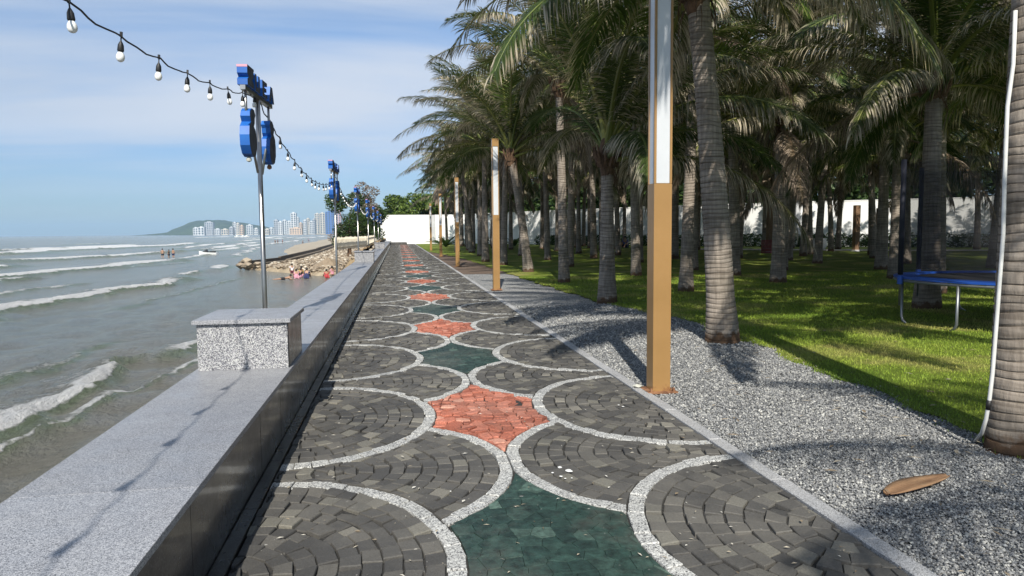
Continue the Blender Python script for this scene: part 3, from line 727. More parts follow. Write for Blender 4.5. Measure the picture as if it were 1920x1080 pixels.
# picket fence
fe = empty('picket_fence', (-1.75, 33, 0)); tag(fe, 'small cream picket fence on the earth bank beside the bench wall', 'fence')
pk = MB().prism([(-.028, 0), (.028, 0), (.028, .56), (0, .60), (-.028, .56)], -.01, .01).me('picket', M_picket)
rail = lambda ln: MB().box(0, ln, .012, .04, -.02, .02).me('rail', M_picket)
zb = .82
fa = math.atan2(9, 1.05)
for i in range(28): ob('picket', pk, fe, (-1.05+i*.325*math.cos(fa), i*.325*math.sin(fa), zb+rs.uniform(-.02, .02)), (0, 0, 0))
for zr in (.08, .45): ob('rail', rail(9.06), fe, (-1.05, 0, zb+zr+.02), (0, 0, fa))
for i in range(24): ob('picket', pk, fe, (.02, 9.3+i*.6, zb+rs.uniform(-.02, .02)), (0, 0, R(20)))
for zr in (.08, .45): ob('rail', rail(14.2), fe, (.06, 9.05, zb+zr+.02), (0, 0, R(90)))

# ------------------------------------------------------------------ leafy plants
def leaf_cloud(name, blobs, n, size, m, parent, seed=0, flat=.5):
    g = np.random.default_rng(seed); tot = sum(b_[3]**2 for b_ in blobs); P_ = []
    for (x, y, z, r, sz) in [(*b_[:4], b_[4] if len(b_) > 4 else .8) for b_ in blobs]:
        k = int(n*r*r/tot); d = g.normal(size=(k, 3)); d /= np.linalg.norm(d, axis=1)[:, None]; rad = r*g.uniform(.35, 1.08, k)**.5
        P_.append(np.array([x, y, z])+d*rad[:, None]*np.array([1, 1, sz]))
    P_ = np.vstack(P_); n = len(P_); d = g.normal(size=(n, 3)); d[:, 2] *= flat; d /= np.linalg.norm(d, axis=1)[:, None]
    e = np.cross(d, g.normal(size=(n, 3))); e /= np.linalg.norm(e, axis=1)[:, None]; s = size*g.uniform(.5, 1.3, n)[:, None]
    V = np.stack([P_-d*s, P_+e*s*.38, P_+d*s, P_-e*s*.38], 1).reshape(-1, 3)
    return ob(name, mesh(name, V, np.arange(n*4).reshape(-1, 4), m, attrs={'rnd': ('FACE', g.random(n))}), parent)
def leaf_tree(x, y, z, h, r, m, label, group, seed, n=2600, size=.22, name='leafy_tree'):
    o = empty(name, (x, y, z)); tag(o, label, 'tree' if h > 3.2 else 'shrub', group)
    g = random.Random(seed)
    tr = MB().tube([(0, 0, -.4), (g.uniform(-.1, .1), 0, h*.3), (g.uniform(-.3, .3), g.uniform(-.2, .2), h*.7)], [.03*h**.7+.03, .022*h**.7, .02], 8)
    for i in range(5): a = g.uniform(0, 6.28); tr.tube([(0, 0, h*.3), (math.cos(a)*r*.5, math.sin(a)*r*.5, h*.65)], [.015*h**.6, .012], 5)
    tr.build('trunk', M_fibre, o)
    bl = [(g.uniform(-.6, .6)*r, g.uniform(-.6, .6)*r, h*(g.uniform(.4, .85) if h > 7 else g.uniform(.12, .85)), r*g.uniform(.35, .6)) for i in range(12)]
    leaf_cloud('crown', bl, n, size, m, o, seed); return o
leaf_tree(-4.0, 62, .2, 5.2, 2.0, M_leafd, 'dark green shrubby tree on the bank behind the picket fence', None, 1, 5200, .14)
leaf_tree(-5.0, 74, -.4, 3.4, 1.9, M_twig, 'bare grey-brown thicket at the seaward end of the shrubs', None, 2, 4600, .12, 'dry_shrub')
leaf_tree(-2.9, 80, .3, 5.4, 2.0, M_leafd, 'dense green tree left of the white boundary wall', None, 3, 5200, .15)
leaf_tree(-3.3, 72, .3, 6.9, 1.6, M_twig, 'dry brown twiggy tree rising above the shrubs by the string lights', None, 4, 2200, .14)
for i, (x, y, h, r) in enumerate([(1, 108, 7.4, 3.2), (5.2, 110, 7.2, 3.4), (10, 112, 8, 3.6), (-2.6, 112, 6.6, 2.6)]):
    leaf_tree(x, y, 0, h, r, [M_leafb, M_leafb, M_leafd, M_leafd][i], ['bright green tree behind the left part of the white boundary wall', 'bright green tree behind the middle of the white boundary wall', 'darker tree behind the right part of the white boundary wall', 'dark tree peeping over the left corner of the white boundary wall'][i], None, 20+i, 6000, .3)
gg = random.Random(4)
for i in range(13):
    q = i/12*5; k = min(int(q), 4); f_ = q-k; x = wpts[k][0]*(1-f_)+wpts[k+1][0]*f_+3; y = wpts[k][1]*(1-f_)+wpts[k+1][1]*f_+4
    leaf_tree(x, y, 0, gg.uniform(8, 10.5), 4.6, M_leafd, 'dark leafy tree rising behind the garden wall beyond the grove', 'leafy trees behind the garden wall', 40+i, 3200, .42)
def rosette(x, y, h, n, label, m=M_leafd, broad=.12, name='garden_plant'):
    o = empty(name, (x, y, 0)); tag(o, label, 'plant'); g = random.Random(int(x*100)); 
    for i in range(n):
        a = i*2.4; el = g.uniform(.5, 1.3); ln = h*g.uniform(.7, 1.1); v = []; f = []; nn = 7
        for j in range(nn):
            t_ = j/(nn-1); r_ = ln*(math.cos(el)*t_+.25*t_*t_); z_ = ln*(math.sin(el)*t_-.35*t_*t_); w = broad*h*math.sin(math.pi*min(t_*.9+.06, 1))
            v += [(r_, -w, z_+w*.3), (r_, 0, z_), (r_, w, z_+w*.3)]
        for j in range(nn-1):
            for k in (0, 1): f.append((j*3+k, j*3+k+1, j*3+k+4, j*3+k+3))
        ob('leaf', mesh('leaf', v, f, m, True, {'rnd': ('FACE', [g.random()]*len(f))}), o, (0, 0, 0), (0, 0, a))
    return o
x, y = U(836, 463); rosette(x, y, 2.6, 12, 'large broad-leaved plant beside the fourth light column near the white wall', broad=.10)
x, y = U(965, 462); rosette(x, y, 2.4, 16, 'dark spiky cycad on the lawn beyond the second light column', broad=.05, name='cycad')
x, y = U(912, 458); rosette(x, y, 2.0, 14, 'small dark spiky plant in front of the sunlit white wall', broad=.05, name='cycad')

# ------------------------------------------------------------------ coconut palms
def frond_mesh(name, e0, e1, Ln, seed, m_leaf, m_stalk, nl=135, wd=.0125, droop=1.0, leaflen=.78):
    g = random.Random(seed); NS = 22; P_ = [Vector((0, 0, 0))]; T_ = []; sway = g.uniform(-.25, .25)
    for i in range(NS):
        t_ = i/(NS-1); el = R(e0+(e1-e0)*t_**1.15); az = sway*t_*t_
        T = Vector((math.cos(el)*math.cos(az), math.cos(el)*math.sin(az), math.sin(el))); T_.append(T); P_.append(P_[-1]+T*Ln/NS)
    def at(s):
        q = s*NS; i = min(int(q), NS-1); return P_[i].lerp(P_[i+1], q-i), T_[i]
    V = []; Fc = []; lt = []; rn = []; mi = []
    # stalk: flat oval tube
    n = 6; base = len(V)
    for i in range(NS+1):
        T = T_[min(i, NS-1)]; S = T.cross(Vector((0, 0, 1))).normalized(); Nn = S.cross(T); s = i/NS
        w = .05*(1-s)**1.1+.006+(.045*max(0, 1-s*9)); h = w*.6
        for k in range(n): a = 2*math.pi*k/n; V.append(P_[i]+S*w*math.cos(a)+Nn*h*math.sin(a)); lt.append(0)
    for i in range(NS):
        for k in range(n): k2 = (k+1) % n; Fc.append((i*n+k, i*n+k2, (i+1)*n+k2, (i+1)*n+k)); rn.append(.5); mi.append(1)
    twist = g.uniform(-.35, .35)
    for sd in (-1, 1):
        for j in range(nl):
            s = .17+.83*(j+g.uniform(-.3, .3))/nl; s = min(max(s, .15), .998); p, T = at(s)
            S = T.cross(Vector((0, 0, 1))).normalized()*sd; Nn = (S*sd).cross(T)
            prof = min(1, .45+2.4*(s-.15))*(1 if s < .6 else 1-.62*((s-.6)/.4)**1.5)
            l = leaflen*prof*g.uniform(.8, 1.12)
            ph = R(70-38*s+g.uniform(-6, 6)); d = T*math.cos(ph)+S*math.sin(ph)+Nn*(.18+twist*sd)*math.sin(ph)+Vector([g.uniform(-.13, .13) for _ in range(3)]); d.normalize()
            nseg = 4; w0 = wd*g.uniform(.8, 1.2); q = Vector(p); wv = T.cross(d).cross(d).normalized(); r0 = g.random(); gk = droop*g.uniform(.75, 1.3); b0 = len(V)
            tear = g.uniform(.25, .7) if g.random() < .14 else 1
            for c in range(nseg+1):
                tt = c/nseg; w = w0*(.55+.9*tt if tt < .5 else 1.0-1.9*(tt-.5)); w = max(w, 0)
                if c == nseg: V.append(Vector(q)); lt.append(1)
                else: V.append(q+wv*w); V.append(q-wv*w); lt += [tt, tt]
                d = (d+Vector((0, 0, -1))*gk*.42*(tt+.25)); d.normalize(); q = q+d*l*tear/nseg
            for c in range(nseg-1): Fc.append((b0+2*c, b0+2*c+1, b0+2*c+3, b0+2*c+2)); rn.append(r0); mi.append(0)
            Fc.append((b0+2*nseg-2, b0+2*nseg-1, b0+2*nseg)); rn.append(r0); mi.append(0)
    me = mesh(name, V, Fc, [m_leaf, m_stalk], False, {'lt': ('POINT', lt), 'rnd': ('FACE', rn)})
    me.polygons.foreach_set('material_index', mi); return me
# class: start angle, end angle, length, dry level, droop
CLS = [(84, 42, 3.6, 'g', .45), (72, 8, 4.0, 'g', .7), (62, -18, 4.2, 'm', .95), (48, -38, 4.3, 'm', 1.2), (34, -48, 4.3, 'm', 1.4), (14, -58, 4.0, 'm', 2.0), (-8, -70, 3.7, 'd', 2.6), (-45, -84, 2.8, 'd', 3.2)]
MM = {'g': (M_fgreen, M_stalk), 'm': (M_fmix, M_stalk), 'd': (M_fdead, M_dstalk)}
FR = []
for ci, (e0, e1, ln, k, dr) in enumerate(CLS):
    vv = []
    for j in range(3):
        kk = k
        if k == 'm' and j == 0: kk = 'g'
        vv.append(frond_mesh('frond', e0+(j-1)*4, e1+(j-1)*7, ln*(1+.06*(j-1)), 100+ci*10+j, *MM[kk], droop=dr*(.75+.25*j)))
    FR.append(vv)
FRL = [[frond_mesh('frond', e0, e1, ln, 500+ci*10+j, *MM[k if j else ('g' if k == 'm' else k)], nl=62, wd=.027, droop=dr) for j in range(2)] for ci, (e0, e1, ln, k, dr) in enumerate(CLS)]
def trunk_mesh(pts, seed, sides=20, ring=.075, name='trunk'):
    """pts: (x,y,z,r) from the foot up"""
    g = random.Random(seed); A = np.array(pts, float); zt = A[-1, 2]; V = []; sc = []; z = -.12; rows = []
    from_z = A[:, 2]
    def smooth(z_):
        return [float(np.interp(z_, from_z, A[:, i])) for i in (0, 1, 3)]
    ps = [g.uniform(0, 6.28) for _ in range(4)]
    while z < zt:
        x, y, r = [float(sum(np.interp(z+o_, from_z, A[:, i]) for o_ in (-.25, 0, .25))/3) for i in (0, 1, 3)]
        st_ = ring*g.uniform(.7, 1.3)
        for dz, k, s_ in ((0, 1.0, 0), (st_*.78, 1.010, 0), (st_*.86, .985, 1)):
            for a in range(sides):
                an = 2*math.pi*a/sides; w = 1+.035*math.sin(2*an+ps[0]+z*.7)+.02*math.sin(3*an+ps[1]-z)+.012*math.sin(7*an+ps[2]+z*3)*(k > 1)
                tilt = .016*math.sin(an+ps[3]+z*1.3)+.006*math.sin(3*an+ps[0]+z*9)
                V.append((x+r*k*w*math.cos(an), y+r*k*w*math.sin(an), z+dz+tilt)); sc.append(s_)
        z += st_
    n = len(V)//sides; Fc = [(i*sides+k, i*sides+(k+1) % sides, (i+1)*sides+(k+1) % sides, (i+1)*sides+k) for i in range(n-1) for k in range(sides)]
    Fc.append(tuple((n-1)*sides+k for k in range(sides)))
    return mesh(name, V, Fc, M_trunk, True, {'scar': ('POINT', sc)})
def heart_mesh(seed, r):
    g = random.Random(seed); mb = MB(); mb.lathe([(r*.95, -.35), (r*1.35, -.1), (r*1.5, .1), (r*1.1, .35), (r*.5, .6), (.02, .75)], n=12)
    for i in range(14):
        a = i*2.4; q = r*1.2; mb.tube([(q*math.cos(a), q*math.sin(a), -.15), (q*1.7*math.cos(a), q*1.7*math.sin(a), .12), (q*1.9*math.cos(a), q*1.9*math.sin(a), .3)], [.05, .035, .012], 5)
    for i in range(40):
        a = g.uniform(0, 6.28); z = g.uniform(-.3, .3); l = g.uniform(.2, .6); q = r*1.35
        mb.tube([(q*math.cos(a), q*math.sin(a), z), (q*1.35*math.cos(a), q*1.35*math.sin(a), z-l*.4), (q*1.25*math.cos(a), q*1.25*math.sin(a), z-l)], [.01, .007, .002], 3, False)
    return mb.me('leaf_base', M_fibre)
HEART = [heart_mesh(i, .14) for i in range(3)]
def coco_mesh(seed):
    g = random.Random(seed); mb = MB()
    for i in range(9):
        a = g.uniform(0, 6.28); rr_ = g.uniform(.2, .34); z = g.uniform(-.45, -.1); mb.lathe([(.01, -.13), (.07, -.09), (.095, 0), (.075, .08), (.02, .13)], (rr_*math.cos(a), rr_*math.sin(a), z), 8)
    return mb.me('coconuts', M_coco, True)
COCO = [coco_mesh(i) for i in range(2)]
PALMS = []
CUM = (.13, .32, .52, .70, .87, .965, .99)
def cls(q): return sum(q > k for k in CUM)
def palm(x, y, h, r, label, group=None, lean=(0, 0), nf=24, seed=0, near=True, sc=1.0, coco=False, az0=None, emax=None, custom=None, flare=1.45, cmax=None, clear=None):
    g = random.Random(seed*13+5); o = empty('coconut_palm', (x, y, 0)); tag(o, label, 'palm tree', group); PALMS.append((x, y))
    lx, ly = lean
    pts = [(0, 0, -.1, r*flare), (lx*.02, ly*.02, .12, r*flare*.93), (lx*.08, ly*.08, .4, r*1.12), (lx*.25, ly*.25, h*.3, r), (lx*.6, ly*.6, h*.65, r*.86), (lx, ly, h, r*.80)]
    ob('trunk', trunk_mesh(pts, seed, 24 if near else 12, .075 if near else .13), o)
    top = (lx, ly, h); ob('leaf_base', HEART[seed % 3], o, top, (0, 0, g.uniform(0, 6)))
    if coco: ob('coconuts', COCO[seed % 2], o, (lx, ly, h+.05))
    a0 = az0 if az0 is not None else g.uniform(0, 6.28)
    LIB = FR if near else FRL
    if custom:
        for az, c, j, s in custom:
            f = ob('frond', LIB[c][j % len(LIB[c])], o, (lx, ly, h+.15), (0, 0, R(az))); f.scale = (s, s, s)
    for i in range(nf):
        q = (i+.5)/nf; c = cls(q) if cmax is None else min(cls(q), cmax)
        az_ = a0+i*2.39996+g.uniform(-.2, .2); dg = math.degrees(az_) % 360
        if clear and c >= clear[2] and clear[0] < dg < clear[1]: continue
        f = ob('frond', g.choice(LIB[c]), o, (lx, ly, h+.25-.3*q), (g.uniform(-.12, .12), g.uniform(-.08, .08), az_))
        s = sc*g.uniform(.88, 1.1); f.scale = (s, s*g.choice((-1, 1)), s)
    return o
# near palms, with their places read off the photograph
palm(4.42, 4.36, 6.2, .20, 'nearest palm with thick ringed trunk and white conduit at the right edge', seed=1, nf=22, flare=1.25, custom=[(178, 4, 0, 1.0), (196, 5, 1, 1.05), (212, 4, 2, 1.0)])
palm(4.62, 9.55, 4.95, .185, 'thick leaning grey palm just behind the nearest light column', lean=(-.42, .1), seed=2, nf=32, cmax=5, sc=1.05)
palm(4.58, 15.2, 3.15, .16, 'short straight palm with a low crown at the edge of the gravel', seed=3, nf=36, sc=1.12, clear=(110, 250, 2), cmax=5)
palm(5.1, 21.5, 6.0, .14, 'slender straight palm right of the second light column', lean=(-.15, 0), seed=4, nf=34, sc=1.1, clear=(160, 280, 4), cmax=6)
palm(5.1, 27.6, 4.5, .17, 'palm leaning to the left just right of the second light column', lean=(-.65, .1), seed=5, nf=34, sc=1.22, clear=(150, 270, 3), cmax=5)
palm(5.0, 33.6, 5.3, .15, 'straight dark palm immediately right of the second light column', lean=(.15, 0), seed=6, nf=32, sc=1.25, clear=(190, 270, 3), cmax=5)
palm(4.6, 37.5, 5.9, .16, 'palm partly hidden behind the second light column', seed=7, nf=30, sc=1.2, clear=(160, 270, 3), cmax=5)
palm(5.4, 46.7, 6.0, .17, 'palm with flared white foot between the second and third light columns', seed=8, nf=28, sc=1.2, clear=(180, 270, 3), cmax=5)
palm(5.6, 54, 6.2, .19, 'leaning palm just right of the third light column', lean=(-.7, 0), seed=9, nf=22, sc=1.1)
palm(4.8, 58, 6.2, .18, 'palm immediately behind the third light column', seed=10, nf=22, sc=1.1)
palm(11.3, 19.8, 4.6, .18, 'dark shaded palm in the middle of the lawn right of the thick leaning palm', seed=11, nf=30, coco=True)
palm(10.4, 12.6, 4.3, .19, 'dark palm with pale green leaf stalks rising behind the trampoline', seed=12, nf=32)
palm(11.6, 26.7, 5.0, .15, 'slim palm between the nearest light column and the thick leaning palm', seed=13, nf=28, coco=True)
palm(18.6, 25, 4.6, .2, 'shaded palm just left of the trampoline net', seed=14, nf=28)
palm(12.0, 34.2, 5.4, .16, 'slim palm just left of the nearest light column', seed=15, nf=28)
palm(12.8, 49.5, 6.3, .16, 'pale-footed palm right of the slender straight palm', seed=16, nf=20)
palm(12.6, 55.5, 6.3, .17, 'palm with flared pale foot left of the slender straight palm', seed=17, nf=20)
palm(13.2, 64.5, 6.6, .16, 'slim far palm between the left-leaning palm and its neighbour', seed=18, nf=18)
palm(14.3, 30.5, 5.3, .17, 'dark palm right behind the thick leaning palm', seed=19, nf=28)
palm(15.5, 20.2, 4.4, .17, 'dark palm standing to the right behind the middle lawn palm', seed=20, nf=28)
for i, (x, y, h) in enumerate([(7.4, 17.5, 6.6), (8.3, 24.0, 7.2), (7.6, 31, 7.0), (8.2, 38.5, 7.4), (8.0, 46, 7.2), (13.0, 15.4, 7.4), (14.8, 25.6, 7.8), (17.2, 17.0, 7.6)]):
    palm(x, y, h, .15, ['tall slim palm rising between the short palm and the nearest light column', 'tall slim palm in the second row behind the slender straight palm', 'tall palm in the second row behind the left-leaning palm', 'tall palm in the second row far along the gravel', 'tall palm in the second row beyond the third light column', 'tall palm left of the palm behind the trampoline', 'tall dark palm deep behind the middle lawn palm', 'tall dark palm left of the trampoline net'][i], seed=30+i, nf=32, sc=1.12, lean=(.2*(-1)**i, 0))
# the palm row goes on behind the photographer; its crowns shade the gravel
palm(4.9, -3.6, 4.7, .18, 'palm behind the viewpoint beside the gravel', seed=61, nf=16)
gp = random.Random(33)
def wally(x):
    return float(np.interp(x, [q[0] for q in wpts], [q[1] for q in wpts])) if x > 10.3 else 98
far = []
for i in range(7000):
    x = gp.uniform(6.0, 52); y = gp.uniform(6, 96)
    if y > wally(x)-8.5: continue
    if x > 8.5 and math.hypot(x-10.1, y-10.0) < 3.6: continue
    if x > 1.15*y+4: continue
    if x < 9.0 and y < 16: continue
    d = 3.3 if x < 26 else 4.0
    if min(math.hypot(x-a, y-b_) for a, b_ in PALMS) < d: continue
    if 4.5 < x < 9 and y < 60 and gp.random() < .5: continue
    PALMS.append((x, y)); far.append((x, y))
for i, (x, y) in enumerate(far):
    nr = y < 36 and x < 26
    g = random.Random(i)
    PALMS.pop() if False else None
    # crown of the far palms: fronds joined into one shared crown mesh
    if nr: palm(x, y, g.uniform(4.4, 7.4), g.uniform(.14, .18), 'shaded coconut palm with ringed trunk standing in the grove', 'coconut palms of the shaded grove', seed=100+i, nf=28, sc=1.12, near=False, lean=(g.uniform(-.4, .4), g.uniform(-.4, .4)), coco=g.random() < .4)
CROWN = []
for k in range(5):
    g = random.Random(900+k); vs_, fs_, lt_, rn_, mi_ = [], [], [], [], []; off = 0
    mats_ = [M_fgreen, M_stalk, M_fmix, M_dstalk, M_fdead]; order = {'g': (0, 1), 'm': (2, 1), 'd': (4, 3)}
    for i in range(27):
        q = (i+.5)/27; c = cls(q); me = g.choice(FRL[c]); n = len(me.vertices); co = np.empty(n*3, np.float32); me.vertices.foreach_get('co', co); co = co.reshape(-1, 3)
        s = g.uniform(.9, 1.12); a = i*2.39996+g.uniform(-.2, .2); ca, sa = math.cos(a), math.sin(a)
        co2 = np.c_[(co[:, 0]*ca-co[:, 1]*sa)*s, (co[:, 0]*sa+co[:, 1]*ca)*s, co[:, 2]*s+.25-.3*q]; vs_.append(co2)
        a_lt = np.empty(n, np.float32); me.attributes['lt'].data.foreach_get('value', a_lt); lt_.append(a_lt)
        mA = me.materials[0]; key = 'g' if mA is M_fgreen else ('m' if mA is M_fmix else 'd')
        a_r = np.empty(len(me.polygons), np.float32); me.attributes['rnd'].data.foreach_get('value', a_r); rn_.append(a_r)
        for pl in me.polygons: fs_.append(tuple(v_+off for v_ in pl.vertices)); mi_.append(order[key][pl.material_index])
        off += n
    me = mesh('crown', list(map(tuple, np.vstack(vs_))), fs_, mats_, False, {'lt': ('POINT', np.hstack(lt_)), 'rnd': ('FACE', np.hstack(rn_))})
    me.polygons.foreach_set('material_index', mi_); CROWN.append(me)
FT = [trunk_mesh([(0, 0, -.1, .24), (0, 0, .3, .19), (g_*.3, 0, 2, .16), (g_, 0, 4.4, .14)], 700+i, 10, .16) for i, g_ in enumerate((0, .35, -.4, .2))]
for i, (x, y) in enumerate(far):
    if y < 36 and x < 26: continue
    g = random.Random(i+77); o = empty('coconut_palm', (x, y, 0)); o.rotation_euler.z = 0
    tag(o, 'shaded coconut palm with ringed trunk standing in the grove', 'palm tree', 'coconut palms of the shaded grove')
    k = g.randrange(4); s = g.uniform(.9, 1.15); tz = g.uniform(1.2, 1.75); a = g.uniform(0, 6.28)
    tr = ob('trunk', FT[k], o, None, (0, 0, a)); tr.scale = (s, s, tz); gx = (0, .35, -.4, .2)[k]*s
    cr_ = ob('crown', g.choice(CROWN), o, (gx*math.cos(a), gx*math.sin(a), 4.4*tz), (0, 0, g.uniform(0, 6.28))); q = g.uniform(1.05, 1.3); cr_.scale = (q, q, q)

# ------------------------------------------------------------------ light columns
S = .09
lamp_parts = []
def P_(name, mb, m): lamp_parts.append((name, mb.me(name, m)))
P_('base_plate', MB().box(-.15, .15, -.15, .15, .0, .014).box(-.125, -.105, -.125, -.105, .014, .05).box(.105, .125, -.125, -.105, .014, .05).box(.105, .125, .105, .125, .014, .05), M_rust)
P_('column', MB().box(-S, S, -S, S, .014, 2.05, bev=.003), M_tan)
fr_ = MB()
for sx in (-1, 1):
    for sy in (-1, 1): fr_.box(min(sx*S, sx*(S-.022)), max(sx*S, sx*(S-.022)), min(sy*S, sy*(S-.022)), max(sy*S, sy*(S-.022)), 2.052, 3.90)
P_('frame', fr_, M_tan)
P_('diffuser', MB().box(-S+.008, S-.008, -S+.023, S-.023, 2.053, 3.89), M_frost)
P_('diffuser', MB().box(-S+.023, S-.023, -S+.008, S-.008, 2.054, 3.889), M_frost)
P_('cap', MB().box(-S, S, -S, S, 3.902, 4.085, bev=.004).box(-S-.006, S+.006, -S-.006, S+.006, 4.087, 4.10, bev=.003), M_tan)
lab = ['nearest tall bronze and white light column rising out of the top of the picture', 'second light column from the viewer, standing at the kerb by the gravel', 'third light column, beside the patch of brown mulch', 'fourth light column, slim and far along the kerb', 'farthest light column, close to the white boundary wall']
for i, (x, y) in enumerate([(2.545, 6.68), (2.66, 19.3), (2.74, 33.0), (2.80, 46.8), (2.9, 63.0)]):
    o = empty('light_column', (x, y, 0)); tag(o, lab[i], 'lamp post', 'light columns along the kerb')
    for nm, me in lamp_parts: ob(nm, me, o, (0, 0, 0.0))

# ------------------------------------------------------------------ sign posts and string lights
SIGN = []
def SP(name, mb, m): SIGN.append((name, mb.me(name, m, name in ('pole', 'brace'))))
D = Vector((.06, 1.0, 0)).normalized(); ang = math.atan2(D.y, D.x)
RZ = Matrix.Rotation(ang, 4, 'Z')
SP('pole', MB().tube([(0, 0, -1.6), (0, 0, 3.28)], .030, 12), M_steel)
m_ = MB()
for a in (-.55, .55): m_.tube([RZ @ Vector((a, 0, 3.28)), RZ @ Vector((a, 0, 3.0)), RZ @ Vector((a*.2, 0, 2.35))], .016, 8)
m_.box(-.03, .062, -.05, .05, -.05, .0); m_.box(-.03, .062, -.05, .05, -1.2, -1.15)
SP('brace', m_, M_steel)
m_ = MB(); m_.box(-.66, .66, -.03, .03, 3.25, 3.30); m_.v = [tuple(RZ @ Vector(q)) for q in m_.v]; SP('crossbar', m_, M_steel)
def fig(off, z0, sc, flip=1):
    prof = [(.02, 0), (.10, .03), (.15, .12), (.155, .22), (.12, .32), (.055, .36), (.09, .40), (.10, .46), (.13, .50), (.09, .555), (0, .56), (-.06, .52), (-.09, .46), (-.05, .40), (-.12, .34), (-.14, .24), (-.13, .12), (-.07, .03)]
    return [(off+flip*p[0]*sc, z0+p[1]) for p in prof]
def solid_fig(poly, t_, mats):
    mb = MB(); n = len(poly); v = [(p[0], -t_/2, p[1]) for p in poly]+[(p[0], t_/2, p[1]) for p in poly]
    v = [tuple(RZ @ Vector(q)) for q in v]
    mb.v = v; mb.f = [tuple(range(n))[::-1], tuple(range(n, 2*n))]+[(i, (i+1) % n, (i+1) % n+n, i+n) for i in range(n)]; mb.a = [0]*len(mb.f); mb.mi = [1, 1]+[0]*n; return mb
for off, fl in ((-.50, 1), (.50, -1)):
    mb = solid_fig(fig(off, 2.50, 1.15, fl), .11, None); SIGN.append(('sign_figure', mb.me('sign_figure', [M_blue, M_signback])))
    SP('sign_bulb', MB().lathe([(.004, 0), (.028, .012), (.032, .035), (.02, .06)], tuple(RZ @ Vector((off, 0, 2.44))), 10), M_rust if fl < 0 else M_chip)
bl = [[(0, 0), (.15, 0), (.15, .05), (.11, .08), (.15, .12), (.15, .18), (0, .18), (0, .12), (.03, .09), (0, .06)], [(0, 0), (.12, 0), (.12, .18), (.08, .18), (.08, .05), (.04, .05), (.04, .18), (0, .18)], [(0, 0), (.13, 0), (.13, .04), (.05, .04), (.05, .07), (.11, .07), (.11, .11), (.05, .11), (.05, .14), (.13, .14), (.13, .18), (0, .18)], [(0, 0), (.04, 0), (.07, .09), (.10, 0), (.14, 0), (.10, .18), (.04, .18)]]
xo = -.66
for k, pl in enumerate(bl):
    mb = solid_fig([(xo+p[0]*1.9, 3.303+p[1]*1.1) for p in pl], .115, None); SIGN.append(('sign_letter', mb.me('sign_letter', [M_blue, M_signback]))); xo += .345
mb = solid_fig([(-.66, 3.503), (-.37, 3.503), (-.37, 3.53), (-.66, 3.53)], .12, None); SIGN.append(('letter_lid', mb.me('letter_lid', [M_pink, M_signback])))
POLES = [(-1.67, 9.3), (-1.67, 20.1), (-1.67, 31.3), (-1.67, 42.4), (-1.67, 53.5), (-1.67, 64.5), (-1.67, 75.5)]
slab_ = ['nearest steel sign post with blue box letters, behind the first granite pedestal', 'second steel sign post with blue figures, at the outer edge of the bench wall', 'third sign post, rising above the picket fence', 'fourth sign post, in front of the dark shrubs', 'fifth sign post, small, before the dark shrubs left of the white wall', 'sixth sign post, tiny, near the left corner of the white wall', 'farthest sign post at the left corner of the white wall']
for i, (x, y) in enumerate(POLES):
    z = 0; o = empty('sign_post', (x, y, z)); tag(o, slab_[i], 'sign post', 'blue sign posts along the bench wall')
    for nm, me in SIGN: ob(nm, me, o)
SOCK = MB().lathe([(.0035, 0), (.004, -.030), (.010, -.040), (.0165, -.055), (.019, -.085), (.017, -.092), (.012, -.094)], n=12).me('lamp_holder', M_black, True)
BULB = MB().lathe([(.010, -.090), (.015, -.098), (.0225, -.112), (.0245, -.127), (.021, -.142), (.012, -.151), (.002, -.154)], n=16).me('bulb', M_bulb, True)
CLIP = MB().box(-.006, .006, -.008, .008, -.008, .022).me('clip', M_black)
def string(a, b_, sag, step, label, seed, ext=None):
    g = random.Random(seed); a, b_ = Vector(a), Vector(b_); o = empty('string_light', a); tag(o, label, 'string lights', 'strings of festoon lights between the sign posts')
    n = int((b_-a).length/step); pts = []
    K = n*6
    def f(t_): p = a.lerp(b_, t_); p.z -= 4*sag*t_*(1-t_); return p
    hang = []
    for i in range(n+1):
        t_ = i/n; hang.append(f(t_))
    for i in range(K+1):
        t_ = i/K; p = f(t_); u = (i % 6)/6; p.z -= .022*math.sin(math.pi*u); p.x += .01*math.sin(i*1.7); pts.append(p-a)
    MB().tube(pts, .0058 if seed == 0 else .008, 6).build('cord', M_black, o, True)
    for i, p in enumerate(hang):
        if i in (0,): continue
        q = p-a; h = ob('lamp_holder', SOCK, o, q, (g.uniform(-.12, .12), g.uniform(-.12, .12), 0)); h.scale = (1.05,)*3
        ob('bulb', BULB, h)
        if seed < 2: ob('clip', CLIP, h)
    return o
zt = 3.30
string((-1.68, -1.6, zt), (-1.68, 9.2, zt), .475, .715, 'nearest string of white bulbs crossing the sky at the upper left', 0)
for i in range(6):
    a, b_ = POLES[i], POLES[i+1]
    string((a[0], a[1]+.1, zt-.05), (b_[0], b_[1]-.1, zt-.25), .46, .72, ['string of bulbs sagging between the first and second sign posts', 'string of bulbs sagging between the second and third sign posts', 'string of bulbs between the third and fourth sign posts', 'string of bulbs between the fourth and fifth sign posts', 'string of bulbs between the fifth and sixth sign posts', 'farthest string of bulbs ending at the white wall'][i], i+1)

